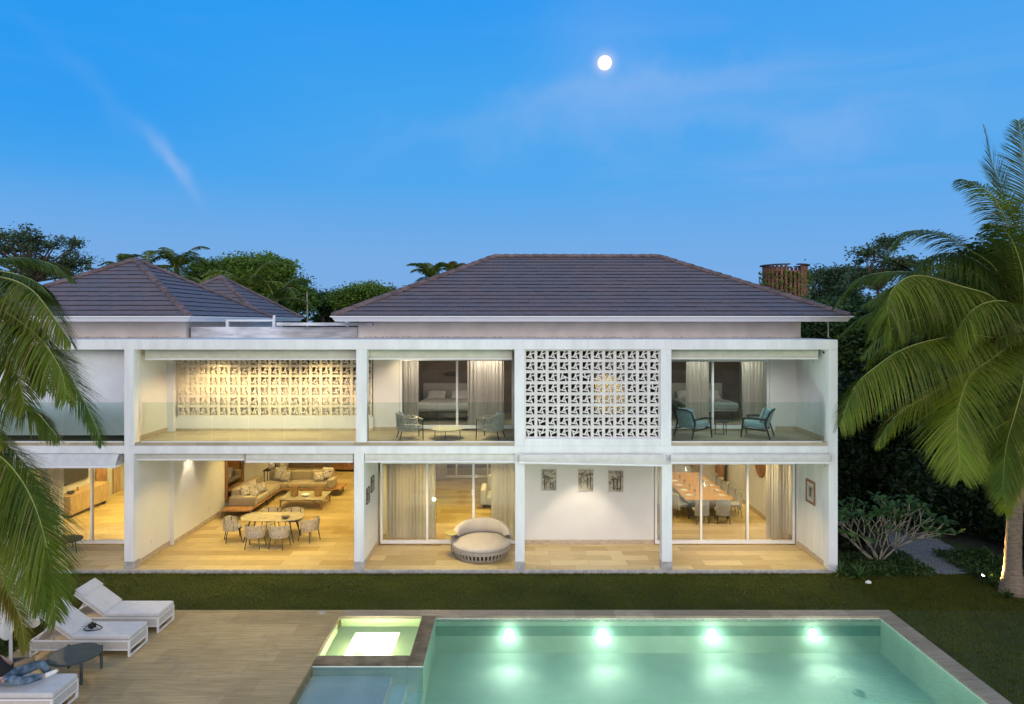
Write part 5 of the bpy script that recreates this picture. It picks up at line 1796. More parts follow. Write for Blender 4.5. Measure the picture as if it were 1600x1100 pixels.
def frond(root, ctrl, L=0.8, hang=1.0, mat='frond', n=95, w_=0.030, fwd=0.55, start=0.10, up=0.25, midr=0.02, seed=None, name='frond'):
    """one palm frond: a tapering midrib with two rows of long narrow leaflets that bend down with their weight"""
    r = np.random.default_rng(seed if seed is not None else int(abs(ctrl[-1][0] * 1000)) % 9999)
    P = spline(ctrl, 60)
    seg = np.linalg.norm(np.diff(P, axis=0), axis=1)
    s = np.concatenate([[0], np.cumsum(seg)])
    s /= s[-1]
    t = np.linspace(start, 1.0, n)
    C = np.stack([np.interp(t, s, P[:, k]) for k in range(3)], 1)
    Tn = np.gradient(P, axis=0)
    T = nrm(np.stack([np.interp(t, s, Tn[:, k]) for k in range(3)], 1))
    Z = np.array([0, 0, 1.0])
    hor = P[-1] - P[0]
    refs = nrm(np.cross(hor, Z) + 1e-6)
    S = np.cross(T, Z)
    S = nrm(S + refs * 0.35 * np.sign((S * refs).sum(1, keepdims=True) + 1e-9))
    S = nrm(S - T * (S * T).sum(1, keepdims=True))
    U = np.cross(S, T)
    prof = np.sin(np.clip((t - start) / (1 - start) * 0.86 + 0.13, 0, 1) * PI) ** 0.55
    V, F = [], []
    for sg in (-1, 1):
        tt = (t - start) / (1 - start)
        f = fwd * (0.55 + 0.9 * tt)[:, None]
        d0 = S * sg + T * f + U * up + r.normal(0, 0.07, (n, 3))
        d0 = nrm(d0)
        ln = (L * prof * r.uniform(0.86, 1.08, n))[:, None]
        hg = (hang * r.uniform(0.75, 1.25, n))[:, None]
        pts = [C]
        for k in range(4):
            dk_ = nrm(d0 - Z * hg * (0.38 + 0.26 * k))
            pts.append(pts[-1] + dk_ * ln / 4)
        wv = [0.55, 1.0, 0.9, 0.6, 0.06]
        base = len(V)
        W = []
        for k in range(5):
            dd = pts[min(k + 1, 4)] - pts[max(k - 1, 0)]
            dd = nrm(dd)
            wd = T - dd * (T * dd).sum(1, keepdims=True)
            wd = nrm(wd + U * 0.15)
            W.append(wd * (w_ * 0.5 * wv[k]))
        vv = np.stack([pts[0] - W[0], pts[0] + W[0], pts[1] - W[1], pts[1] + W[1], pts[2] - W[2], pts[2] + W[2], pts[3] - W[3], pts[3] + W[3], pts[4] - W[4], pts[4] + W[4]], 1)
        b0 = sum(len(x) for x in V)
        V.append(vv.reshape(-1, 3))
        ids = np.arange(n)[:, None] * 10 + b0
        for k in range(4):
            F.append(ids + np.array([2 * k, 2 * k + 1, 2 * k + 3, 2 * k + 2]))
    o = idxmesh(name, np.concatenate(V), np.concatenate(F), M[mat], root)
    m = MB()
    Q = P[::3]
    m.tube([Vector(p) for p in Q], [midr * (1 - 0.85 * i / (len(Q) - 1)) for i in range(len(Q))], 5)
    m.build('midrib', M['rachis'], o, smooth=True)
    return o


def arc_frond(root, c, az, el, flen, droop, **kw):
    """frond leaving crown c at azimuth az, elevation el (deg), arching over under its weight"""
    a = R(az)
    p = np.array(c, float)
    d = np.array([math.cos(a) * math.cos(R(el)), math.sin(a) * math.cos(R(el)), math.sin(R(el))])
    pts = [p.copy()]
    for k in range(6):
        p = p + d * flen / 6
        d = d - np.array([0, 0, droop / 6 * (0.6 + 0.25 * k)])
        d /= np.linalg.norm(d)
        pts.append(p.copy())
    return frond(root, pts, **kw)


def trunk(root, pts, rads, mat='bark', rings=True, n=14, name='trunk'):
    Q = spline(pts, 60)
    rr = np.interp(np.linspace(0, 1, 60), np.linspace(0, 1, len(rads)), rads)
    m = MB()
    m.tube([Vector(q) for q in Q], [float(x * (1 + (0.05 if (rings and i % 2) else 0) + random.uniform(-0.015, 0.015))) for i, x in enumerate(rr)], n)
    o = m.build(name, M[mat], root, smooth=True, local=False)
    return o


# ---- right coconut palm, lit by a garden spot
rp = thing('coconut_palm', (13.35, 18.0, GZ), 'tall coconut palm at the right edge with a spotlit trunk', 'palm tree')
trunk(rp, [(13.20, 18.0, GZ - 0.05), (13.20, 18.0, 0.6), (13.28, 18.0, 2.2), (13.42, 17.9, 3.9), (13.38, 17.7, 5.3), (13.20, 17.5, 6.2)], [0.33, 0.20, 0.165, 0.155, 0.15, 0.16])
CR = at(1600, 520, 17.4)
def pf(root, pts, c0, **kw):
    P = [tuple(c0)] + [tuple(at(*p)) for p in pts]
    return frond(root, P, **kw)
K = dict(n=120)
pf(rp, [(1555, 466, 17.2), (1497, 446, 16.9), (1438, 430, 16.6), (1404, 442, 16.3), (1387, 473, 16.2), (1393, 528, 16.1)], CR, L=1.75, hang=2.6, fwd=0.12, n=360, w_=0.019)
pf(rp, [(1560, 528, 17.0), (1522, 524, 16.7), (1462, 530, 16.3), (1410, 546, 16.0), (1370, 572, 15.9), (1336, 604, 15.8), (1312, 665, 15.7)], CR, L=1.6, hang=2.4, fwd=0.18, n=360, w_=0.019)
pf(rp, [(1570, 545, 16.6), (1548, 562, 16.2), (1518, 584, 15.8), (1502, 622, 15.5), (1496, 662, 15.4), (1502, 745, 15.3)], CR, L=1.55, hang=0.55, fwd=0.8, n=300, mat='frond', w_=0.021)
pf(rp, [(1560, 425, 17.8), (1511, 388, 17.8), (1470, 366, 17.8), (1428, 360, 17.8), (1402, 374, 17.8), (1385, 400, 17.8)], CR, L=0.95, hang=0.75, fwd=0.5, n=244, mat='frond_dark', w_=0.019)
pf(rp, [(1590, 373, 17.8), (1573, 315, 17.8), (1552, 259, 17.8), (1538, 200, 17.9)], CR, L=1.1, hang=0.22, fwd=0.85, n=224, up=0.1, w_=0.019)
pf(rp, [(1588, 420, 17.4), (1572, 345, 17.3), (1550, 306, 17.2), (1524, 288, 17.2), (1500, 280, 17.1)], CR, L=0.95, hang=0.75, fwd=0.6, n=224, w_=0.019)
pf(rp, [(1610, 400, 17.6), (1606, 320, 17.6), (1600, 250, 17.7), (1592, 190, 17.8)], CR, L=1.0, hang=0.3, fwd=0.8, n=204, mat='frond_dark', w_=0.019)
pf(rp, [(1545, 468, 18.3), (1480, 438, 18.8), (1411, 424, 19.3), (1349, 432, 19.8), (1322, 455, 20.0), (1303, 480, 20.0)], CR, L=1.0, hang=1.0, fwd=0.6, n=244, mat='frond_dark', w_=0.019)
pf(rp, [(1560, 570, 17.0), (1510, 585, 16.9), (1450, 618, 16.7), (1400, 650, 16.7), (1368, 695, 16.7)], CR, L=1.0, hang=0.9, fwd=0.7, n=224, w_=0.019)
pf(rp, [(1600, 590, 16.4), (1588, 640, 16.0), (1572, 700, 15.8), (1566, 775, 15.8)], CR, L=1.15, hang=0.7, fwd=0.9, n=244, mat='frond_dark', w_=0.019)
pf(rp, [(1555, 600, 18.2), (1500, 640, 18.6), (1450, 700, 18.8)], CR, L=1.0, hang=1.1, fwd=0.6, n=183, mat='frond_dark', w_=0.019)
pf(rp, [(1545, 510, 18.0), (1490, 520, 18.4), (1420, 560, 18.8), (1370, 640, 19.0)], CR, L=1.05, hang=1.3, fwd=0.5, n=224, mat='frond_dark', w_=0.019)
pf(rp, [(1560, 500, 18.4), (1500, 470, 18.8), (1440, 462, 19.2), (1390, 480, 19.5), (1365, 520, 19.6)], CR, L=1.4, hang=2.2, fwd=0.2, n=240, mat='frond_dark', w_=0.019)
pf(rp, [(1570, 450, 17.9), (1530, 410, 18.1), (1490, 395, 18.3), (1450, 402, 18.4), (1425, 430, 18.4)], CR, L=1.3, hang=1.8, fwd=0.3, n=228, mat='frond_dark', w_=0.019)
pf(rp, [(1585, 480, 16.8), (1560, 470, 16.4), (1525, 480, 16.2), (1500, 510, 16.1), (1490, 550, 16.1)], CR, L=1.2, hang=1.3, fwd=0.5, n=216, w_=0.019)
pf(rp, [(1600, 440, 17.2), (1588, 390, 17.1), (1570, 360, 17.0), (1545, 350, 17.0)], CR, L=1.1, hang=0.9, fwd=0.6, n=180, mat='frond_dark', w_=0.019)
for az, el, LL in ((112, 40, 4.6), (140, 30, 4.8), (165, 42, 4.2), (175, 22, 4.4), (20, 40, 4.4), (70, 30, 4.6), (-30, 25, 4.6), (100, 55, 4.3), (-70, 10, 4.4), (-8, -5, 4.2), (130, 15, 4.4), (150, 48, 3.8), (50, 65, 4.0)):
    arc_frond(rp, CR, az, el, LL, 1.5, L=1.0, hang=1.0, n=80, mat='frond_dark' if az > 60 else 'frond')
m = MB()
for k in range(7):
    a = k * 0.9
    m.lathe([(0.02, -0.13), (0.09, -0.08), (0.11, 0), (0.08, 0.09), (0.02, 0.13)], (CR.x + 0.22 * math.cos(a), CR.y + 0.22 * math.sin(a), CR.z - 0.32 - 0.05 * (k % 3)), 10)
m.build('coconuts', M['leaf_a'], rp, smooth=True, local=False)

# second, lower palm at the very right, its fronds reaching into the picture from the side
rp2 = thing('coconut_palm', (15.0, 17.6, GZ), 'young coconut palm beyond the right edge, its lower fronds crossing the spotlit trunk', 'palm tree')
trunk(rp2, [(15.0, 17.6, GZ - 0.05), (14.95, 17.5, 1.5), (14.8, 17.3, 3.1)], [0.28, 0.18, 0.16])
C2 = Vector((14.75, 17.2, 3.2))
pf(rp2, [(1672, 672, 16.9), (1640, 655, 16.8), (1600, 655, 16.7), (1565, 672, 16.6), (1548, 705, 16.5), (1540, 745, 16.5)], C2, L=1.15, hang=0.85, fwd=0.7, n=265, mat='frond', w_=0.019)
pf(rp2, [(1670, 700, 16.6), (1635, 690, 16.3), (1600, 705, 16.1), (1578, 745, 16.0), (1570, 800, 16.0)], C2, L=1.05, hang=0.9, fwd=0.7, n=224, mat='frond', w_=0.019)
pf(rp2, [(1700, 640, 17.0), (1660, 560, 17.0), (1605, 520, 16.8), (1560, 530, 16.6), (1535, 556, 16.5)], C2, L=1.0, hang=0.8, fwd=0.7, n=224, w_=0.019)
for az, el, LL in ((20, 35, 3.6), (75, 40, 3.4), (-50, 30, 3.6), (-90, 45, 3.4), (110, 55, 3.2), (150, 25, 3.2), (-10, 60, 3.4), (-140, 60, 3.0), (-110, 5, 3.3)):
    arc_frond(rp2, C2, az, el, LL, 1.5, L=0.95, hang=1.0, n=70)

# ---- left palms, close to the camera, crowns just outside the frame
lp = thing('coconut_palm', (-11.6, 12.6, GZ), 'tall coconut palm at the left edge, its upper fronds hanging over the balcony', 'palm tree')
CA = at(-125, 440, 12.2)
trunk(lp, [(-11.6, 12.6, GZ - 0.05), (-11.4, 12.5, 2.0), (-11.0, 12.3, 5.0), tuple(CA - Vector((0, 0, 0.15)))], [0.32, 0.2, 0.17, 0.18])
pf(lp, [(-60, 425, 11.9), (0, 433, 11.6), (29, 441, 11.5), (53, 456, 11.4), (73, 480, 11.3), (90, 505, 11.2), (110, 535, 11.2)], CA, L=0.95, hang=1.5, fwd=0.45, n=328, mat='frond', w_=0.017)
pf(lp, [(-60, 465, 11.6), (0, 483, 11.3), (40, 509, 11.1), (64, 531, 11.0), (84, 558, 10.9), (98, 588, 10.9), (103, 625, 10.9)], CA, L=1.1, hang=1.5, fwd=0.4, n=345, mat='frond', w_=0.017)
pf(lp, [(-60, 500, 12.0), (0, 541, 11.9), (53, 545, 11.8), (87, 559, 11.8), (113, 595, 11.7), (135, 635, 11.7), (150, 668, 11.7), (158, 692, 11.7)], CA, L=0.85, hang=0.65, fwd=0.8, n=272, mat='frond_dark', w_=0.017)
pf(lp, [(-70, 540, 11.4), (0, 617, 11.2), (33, 632, 11.1), (59, 647, 11.1), (77, 667, 11.1), (92, 686, 11.1)], CA, L=0.85, hang=1.3, fwd=0.6, n=291, mat='frond_dark', w_=0.017)
pf(lp, [(-60, 418, 12.3), (0, 405, 12.3), (45, 404, 12.4), (85, 415, 12.4), (112, 436, 12.5)], CA, L=0.72, hang=0.6, fwd=0.9, n=199, mat='frond_dark', w_=0.017)
pf(lp, [(-70, 470, 11.5), (-20, 520, 11.2), (20, 570, 11.0), (40, 640, 10.9)], CA, L=1.0, hang=1.3, fwd=0.5, n=272, mat='frond', w_=0.017)
pf(lp, [(-95, 510, 11.5), (-60, 580, 11.2), (-30, 640, 11.0), (5, 700, 10.9)], CA, L=0.85, hang=1.1, fwd=0.5, n=182, mat='frond', w_=0.017)
pf(lp, [(-90, 400, 12.4), (-60, 380, 12.5), (-35, 375, 12.6), (-20, 385, 12.6)], CA, L=0.5, hang=0.5, fwd=0.9, n=145, mat='frond_dark', w_=0.017)
pf(lp, [(-70, 430, 11.8), (-10, 460, 11.5), (35, 500, 11.4), (60, 555, 11.3), (72, 610, 11.3)], CA, L=1.0, hang=1.5, fwd=0.4, n=309, mat='frond', w_=0.017)
pf(lp, [(-90, 415, 12.0), (-40, 420, 11.9), (10, 425, 11.8), (55, 440, 11.8), (85, 470, 11.8)], CA, L=0.8, hang=1.4, fwd=0.5, n=272, mat='frond_dark', w_=0.017)
for az, el, LL in ((160, 30, 4.0), (200, 20, 4.0), (120, 40, 3.8), (240, 35, 4.0), (180, 65, 3.6), (140, -10, 3.6)):
    arc_frond(lp, CA, az, el, LL, 1.5, L=0.85, hang=1.1, n=70)

lp2 = thing('coconut_palm', (-11.4, 11.2, GZ), 'shorter coconut palm at the left edge, its yellowing fronds hanging over the loungers', 'palm tree')
CB = at(-165, 712, 11.2)
trunk(lp2, [(-11.4, 11.2, GZ - 0.05), (-11.2, 11.25, 1.5), (-10.8, 11.2, 3.4), tuple(CB - Vector((0, 0, 0.12)))], [0.30, 0.2, 0.17, 0.17])
pf(lp2, [(-90, 690, 11.0), (-30, 697, 10.8), (10, 722, 10.7), (42, 765, 10.6), (64, 820, 10.5), (78, 885, 10.5), (87, 968, 10.5)], CB, L=1.05, hang=0.7, fwd=0.75, n=309, mat='frond', w_=0.017)
pf(lp2, [(-90, 705, 10.8), (-40, 730, 10.5), (0, 770, 10.4), (28, 825, 10.3), (48, 890, 10.2), (62, 950, 10.2)], CB, L=1.0, hang=0.8, fwd=0.7, n=309, mat='frond', w_=0.017)
pf(lp2, [(-100, 740, 10.8), (-50, 800, 10.6), (-10, 880, 10.6), (17, 934, 10.6), (32, 969, 10.6), (39, 1015, 10.6)], CB, L=0.62, hang=0.8, fwd=0.8, n=236, mat='frond_yel', w_=0.017)
pf(lp2, [(-110, 760, 10.6), (-75, 830, 10.4), (-40, 910, 10.3), (-12, 975, 10.3)], CB, L=0.8, hang=0.9, fwd=0.7, n=182, mat='frond_yel', w_=0.017)
pf(lp2, [(-90, 700, 11.2), (-40, 715, 11.1), (5, 755, 11.0), (38, 810, 10.9), (55, 870, 10.9)], CB, L=0.95, hang=0.7, fwd=0.75, n=291, mat='frond', w_=0.017)
pf(lp2, [(-90, 660, 11.4), (-30, 665, 11.5), (15, 700, 11.6), (50, 740, 11.6), (72, 790, 11.6), (90, 850, 11.6)], CB, L=0.80, hang=1.0, fwd=0.6, n=236, mat='frond_dark', w_=0.017)
for az, el, LL in ((160, 30, 3.6), (205, 25, 3.6), (120, 45, 3.2), (250, 40, 3.4), (180, 70, 3.2), (280, 5, 3.0), (145, -5, 3.2)):
    arc_frond(lp2, CB, az, el, LL, 1.6, L=0.85, hang=1.1, n=70)


# ---- small far palms behind the roofs
def far_palm(px_, py_, Y, fl, lb, nf=13, seed=1, mat='frond_dark', group='palms rising behind the roofs', base=0.0):
    c = at(px_, py_, Y)
    t = thing('palm_tree', (c.x, c.y, base), lb, 'palm tree', group)
    trunk(t, [(c.x, c.y, base), (c.x + 0.1, c.y, c.z * 0.5), (c.x, c.y, c.z)], [0.25, 0.17, 0.15])
    r = random.Random(seed)
    for k in range(nf):
        arc_frond(t, c, k * 360 / nf + r.uniform(-14, 14), r.choice([62, 45, 25, 8]) + r.uniform(-8, 8), fl * r.uniform(0.85, 1.1), 1.7, L=fl * 0.27, hang=0.9, n=46, w_=0.045, midr=0.03, mat=mat, seed=seed * 50 + k)
    return t


far_palm(228, 418, 40, 1.9, 'palm crown poking up just right of the left roof peak', seed=2)
far_palm(276, 418, 41, 2.3, 'palm with arching fronds left of the big round tree', seed=3)
far_palm(192, 418, 43, 1.5, 'small palm crown barely showing left of the left roof peak', seed=4)
far_palm(388, 452, 38, 2.6, 'feathery palm in front of the left part of the big round tree', seed=5, mat='frond')
far_palm(430, 470, 37, 2.6, 'drooping palm in front of the right part of the big round tree', seed=6)
far_palm(330, 468, 39, 2.4, 'palm between the two left roofs', seed=7, mat='frond')
far_palm(672, 434, 42, 1.8, 'small palm above the left slope of the main roof, left of the pair', seed=8)
far_palm(706, 430, 43, 1.5, 'small yellowish palm above the left slope of the main roof, right of the pair', seed=9, mat='frond_yel')


# ---- broadleaf trees
def crown_mesh(t, blobs, nclump, per, leaf, mat, seed, spread=0.28, limb_from=None, limb_r=0.06, shell=0.55, limbs=10, name='crown'):
    r = np.random.default_rng(seed)
    vol = np.array([b[3] * b[4] * b[5] for b in blobs]) ** (2 / 3)
    pick = r.choice(len(blobs), nclump, p=vol / vol.sum())
    cs = []
    for k in pick:
        b = blobs[k]
        d = r.normal(0, 1, 3)
        d /= np.linalg.norm(d)
        if d[2] < -0.5:
            d[2] *= -0.6
        rad = r.uniform(shell, 1.0) ** 0.6
        cs.append(np.array(b[:3]) + d * rad * np.array(b[3:6]))
    cs = np.array(cs)
    n = nclump * per
    sc_ = r.uniform(0.6, 1.35, nclump).repeat(per)[:, None]
    cen = cs.repeat(per, 0) + r.normal(0, 1, (n, 3)) * np.array([spread, spread, spread * 0.55]) * sc_
    d1 = nrm(r.normal(0, 1, (n, 3)) * np.array([1, 1, 0.55]))
    d2 = nrm(np.cross(d1, nrm(r.normal(0, 1, (n, 3)) * np.array([0.6, 0.6, 1.2]))))
    ln = (leaf * r.uniform(0.6, 1.3, n))[:, None]
    P = np.stack([cen - d1 * ln * 0.5, cen + d2 * ln * 0.26, cen + d1 * ln * 0.5, cen - d2 * ln * 0.26], 1)
    o = npmesh(name, P, M[mat], t)
    o.location = -world_loc(t)
    if limb_from is not None:
        m = MB()
        rr = random.Random(seed)
        for k in rr.sample(range(nclump), min(limbs, nclump)):
            a = Vector(limb_from)
            b = Vector(cs[k])
            mid = a.lerp(b, 0.5) + Vector((rr.uniform(-.3, .3), rr.uniform(-.3, .3), rr.uniform(0, .35)))
            m.tube([a, a.lerp(mid, 0.6), mid, b], [limb_r, limb_r * 0.75, limb_r * 0.5, limb_r * 0.2], 6)
        m.build('limbs', M['bark2'], t, smooth=True, local=False)
    return o


def tree(px_, Y, lb, blobs_px, nclump, per, leaf, mat, seed, spread=0.3, name='tree', group=None, limbs=12, tr=0.22, base=0.0, shell=0.5):
    """blobs_px: (px, py, rx_px, rz_px) lobes of the crown as seen; depth of each lobe varies"""
    s = Y / FPX
    bl = []
    rr = random.Random(seed)
    for (bx_, by_, rx, rz) in blobs_px:
        c = at(bx_, by_, Y)
        bl.append((c.x, c.y + rr.uniform(-1, 1) * rx * s * 0.5, c.z, rx * s, rx * s * 0.9, rz * s))
    X = (px_ - 800) * s
    t = thing(name, (X, Y, base), lb, 'tree', group)
    fz = min(b[2] - b[5] * 0.5 for b in bl)
    fork = (X, Y, max(base + 1.0, fz))
    trunk(t, [(X, Y, base), (X + 0.15, Y, (base + fork[2]) / 2), fork], [tr, tr * 0.8, tr * 0.6], 'bark2', rings=False, n=10)
    crown_mesh(t, bl, nclump, per, leaf, mat, seed, spread, fork, tr * 0.45, limbs=limbs, shell=shell)
    return t


tree(55, 38, 'wispy open tree at the far left, its leaf clumps showing sky between', [(40, 385, 45, 30), (95, 385, 32, 22), (10, 400, 40, 40), (70, 425, 60, 28), (125, 418, 24, 22)], 150, 70, 0.17, 'leaf_c', 21, spread=0.24, limbs=70, tr=0.2, shell=0.1)
tree(395, 46, 'big dense round tree behind the left roofs', [(388, 430, 55, 34), (345, 440, 45, 30), (432, 440, 42, 34), (455, 465, 30, 30), (410, 470, 70, 40), (320, 460, 25, 22)], 420, 120, 0.22, 'leaf_a', 22, spread=0.36, limbs=8, tr=0.4, shell=0.75)
gb = 'trees filling the gap between the roofs'
tree(505, 50, 'dark low tree in the gap between the roofs', [(500, 478, 36, 22), (530, 482, 30, 26)], 150, 110, 0.20, 'leaf_b', 23, spread=0.40, group=gb)
tree(572, 46, 'brighter green tree touching the left eave of the main roof', [(570, 462, 32, 18), (545, 475, 30, 22), (600, 468, 22, 16)], 160, 100, 0.19, 'leaf_a', 24, spread=0.33, group=gb)
tree(640, 55, 'far tree just above the left hip of the main roof', [(600, 470, 40, 18)], 60, 60, 0.3, 'leaf_c', 25, spread=0.4, group=gb)
tree(1290, 40, 'open leafed tree right of the wooden tower', [(1285, 440, 32, 22), (1315, 435, 26, 24), (1300, 475, 50, 30)], 190, 80, 0.17, 'leaf_c', 26, spread=0.27, limbs=30, shell=0.3)
tree(1372, 36, 'tall thin tree rising behind the right palm fronds', [(1360, 400, 26, 18), (1385, 385, 20, 14), (1360, 440, 40, 25), (1400, 420, 36, 26)], 110, 60, 0.18, 'leaf_c', 27, spread=0.24, limbs=36, tr=0.12, shell=0.1)
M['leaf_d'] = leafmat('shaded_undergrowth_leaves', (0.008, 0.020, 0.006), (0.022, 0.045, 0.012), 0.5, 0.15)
gd = 'dark trees behind the end of the villa'
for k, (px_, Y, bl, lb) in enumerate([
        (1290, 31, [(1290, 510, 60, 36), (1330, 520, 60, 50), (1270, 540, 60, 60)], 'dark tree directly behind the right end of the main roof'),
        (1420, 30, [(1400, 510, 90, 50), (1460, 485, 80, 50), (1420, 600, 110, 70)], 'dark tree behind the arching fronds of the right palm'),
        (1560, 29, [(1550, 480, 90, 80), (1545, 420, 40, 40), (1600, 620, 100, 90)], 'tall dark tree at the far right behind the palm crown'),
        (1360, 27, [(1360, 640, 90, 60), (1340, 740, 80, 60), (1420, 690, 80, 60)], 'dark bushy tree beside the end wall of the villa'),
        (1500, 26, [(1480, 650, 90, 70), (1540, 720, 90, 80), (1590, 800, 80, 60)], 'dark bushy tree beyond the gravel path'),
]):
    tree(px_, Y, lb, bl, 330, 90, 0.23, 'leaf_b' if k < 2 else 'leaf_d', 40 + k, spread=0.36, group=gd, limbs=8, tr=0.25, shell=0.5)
# low undergrowth that nobody could count
def under(name, boxes, n, leaf, mat, lb, seed):
    r = np.random.default_rng(seed)
    Ps = []
    for (x0, x1, y0, y1, z1) in boxes:
        k = n
        c = np.stack([r.uniform(x0, x1, k), r.uniform(y0, y1, k), GZ + z1 * r.uniform(0, 1, k) ** 0.8], 1)
        c[:, 2] *= 0.75 + 0.25 * np.sin(c[:, 0] * 2.1 + c[:, 1] * 1.3)
        d1 = nrm(r.normal(0, 1, (k, 3)) * np.array([1, 1, 0.8]))
        d2 = nrm(np.cross(d1, r.normal(0, 1, (k, 3))))
        ln = (leaf * r.uniform(0.5, 1.3, k))[:, None]
        Ps.append(np.stack([c - d1 * ln * 0.5, c + d2 * ln * 0.2, c + d1 * ln * 0.5, c - d2 * ln * 0.2], 1))
    tag(npmesh(name, np.concatenate(Ps), M[mat]), lb, None, kind='stuff')
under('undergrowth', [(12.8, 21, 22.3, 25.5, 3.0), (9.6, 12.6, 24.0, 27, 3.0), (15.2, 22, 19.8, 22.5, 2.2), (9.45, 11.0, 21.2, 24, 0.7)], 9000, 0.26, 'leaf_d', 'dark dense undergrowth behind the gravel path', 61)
under('ground_cover', [(9.4, 11.9, 19.1, 20.8, 0.22), (13.7, 19, 17.0, 19.8, 0.5), (12.9, 14.6, 18.5, 21.0, 0.25)], 2200, 0.16, 'leaf_b', 'low leafy ground cover of the planting beds', 62)
under('forest', [(-60, 80, 55, 62, 8.3), (-120, 140, 80, 90, 9.2), (-40, -14, 44, 50, 7.5), (-24, -6, 52, 54, 8.9), (-20, -10, 52, 54, 7.9), (-20, -10, 54, 56, 8.2), (14, 60, 40, 48, 7.6)], 16000, 0.7, 'leaf_b', 'far mass of trees closing the horizon behind the villa', 63)
under('hedge', [(-16, -10.9, 14.6, 16.2, 0.55), (-15, -11.3, 12.4, 14.6, 0.5)], 3500, 0.16, 'leaf_b', 'low dark planting beyond the left edge of the deck', 64)
# slim bare pole of a dead palm in the gap
t = thing('bare_trunk', tuple(at(480, 505, 44).xy) + (0,), 'thin pale bare trunk standing in the gap between the roofs', 'tree trunk')
z1 = at(480, 456, 44).z
MB().tube([(0, 0, 0), (0.05, 0, z1 * 0.6), (-0.02, 0, z1)], [0.09, 0.06, 0.045], 8).build('trunk', M['fbark'], t, smooth=True)

# ---- round wooden tower with vines
M['towerwood'] = pm('weathered_red_wood', (0.19, 0.085, 0.055), 0.7, 0.4, 6.0, 0.2)
TC = at(1226, 505, 33)
t = thing('wooden_tower', (TC.x, TC.y, 0), 'round tower of red wooden slats overgrown with vines, behind the main roof', 'tower')
ztop = at(0, 416, 33).z
n = 30
for k in range(n):
    a = 2 * PI * k / n
    m = MB()
    r0_, r1_ = 1.02, 0.96 + 0.0
    c, s_ = math.cos(a), math.sin(a)
    zt = ztop - (0.28 if 10 < (k % n) < 14 or k in (22, 23, 24) else 0.02)
    m.tube([(c * r0_, s_ * r0_, 0.0), (c * r1_, s_ * r1_, zt)], 0.075, 4)
    m.build('slat', M['towerwood'], t)
for z in (2.0, 4.5, 7.0, 8.2, ztop - 0.35):
    MB().lathe([(0.86, z), (0.90, z), (0.90, z + 0.08), (0.86, z + 0.08)], n=30).build('hoop', M['towerwood'], t)
for (a0, a1) in ((150, 262), (285, 400), (50, 120)):
    m = MB()
    kk = 10
    for i in range(kk):
        aa, ab = R(a0 + (a1 - a0) * i / kk), R(a0 + (a1 - a0) * (i + 0.94) / kk)
        vs = [(r_ * math.cos(a), r_ * math.sin(a), z) for z in (ztop, ztop + 0.05) for (r_, a) in ((0.85, aa), (1.14, aa), (1.14, ab), (0.85, ab))]
        m.add(vs, [(3, 2, 1, 0), (4, 5, 6, 7), (0, 1, 5, 4), (1, 2, 6, 5), (2, 3, 7, 6), (3, 0, 4, 7)])
    m.build('rim', M['darkwood'], t)
r = np.random.default_rng(5)
kv = 3600
a = r.choice(np.array([2.6, 3.3, 3.9, 5.0, 5.7, 6.2, 0.4, 1.2, 4.45]), kv) + r.normal(0, 0.16, kv)
z = r.uniform(0, 1, kv) ** 0.75 * (ztop - 0.25)
c = np.stack([TC.x + np.cos(a) * 1.1 + r.normal(0, .05, kv), TC.y + np.sin(a) * 1.1 + r.normal(0, .05, kv), z], 1)
d1 = nrm(r.normal(0, 1, (kv, 3)))
d2 = nrm(np.cross(d1, r.normal(0, 1, (kv, 3))))
P = np.stack([c - d1 * 0.07, c + d2 * 0.04, c + d1 * 0.07, c - d2 * 0.04], 1)
o = npmesh('vines', P, M['leaf_a'], t)
o.location = -world_loc(t)

# ---- frangipani by the end wall
FB = Vector(gpt(1372, 881, -0.1) + (GZ,))
t = thing('frangipani', FB, 'spreading frangipani shrub with pale bare branches beside the end wall', 'shrub')
m = MB()
tips = []
rr = random.Random(12)
def grow(p, d, L, r_, depth):
    q = p + d * L
    mid = p.lerp(q, 0.5) + Vector((rr.uniform(-.04, .04), rr.uniform(-.04, .04), rr.uniform(-.02, .03)))
    m.tube([p, mid, q], [r_ * 0.72, r_ * 0.64, r_ * 0.58], 6)
    if depth == 0:
        tips.append((q, d))
        return
    k = rr.choice([2, 2, 2, 3])
    a0 = rr.uniform(0, 2 * PI)
    for i in range(k):
        a = a0 + i * 2 * PI / k
        side = d.orthogonal().normalized()
        side = Matrix.Rotation(a, 3, d) @ side
        nd = (d + side * rr.uniform(0.45, 0.75) + Vector((0, 0, 0.22))).normalized()
        grow(q, nd, L * rr.uniform(0.72, 0.95), r_ * 0.76, depth - 1)
for k in range(8):
    a = 2 * PI * k / 8 + rr.uniform(-.25, .25)
    e = rr.uniform(0.40, 0.95)
    d = Vector((math.cos(a) * e * 1.15, math.sin(a) * e * 0.8, 0.85)).normalized()
    grow(Vector((0, 0, 0)), d, rr.uniform(0.56, 0.70), 0.038, 3)
m.build('branches', M['fbark'], t, smooth=True)
LV, LF = [], []
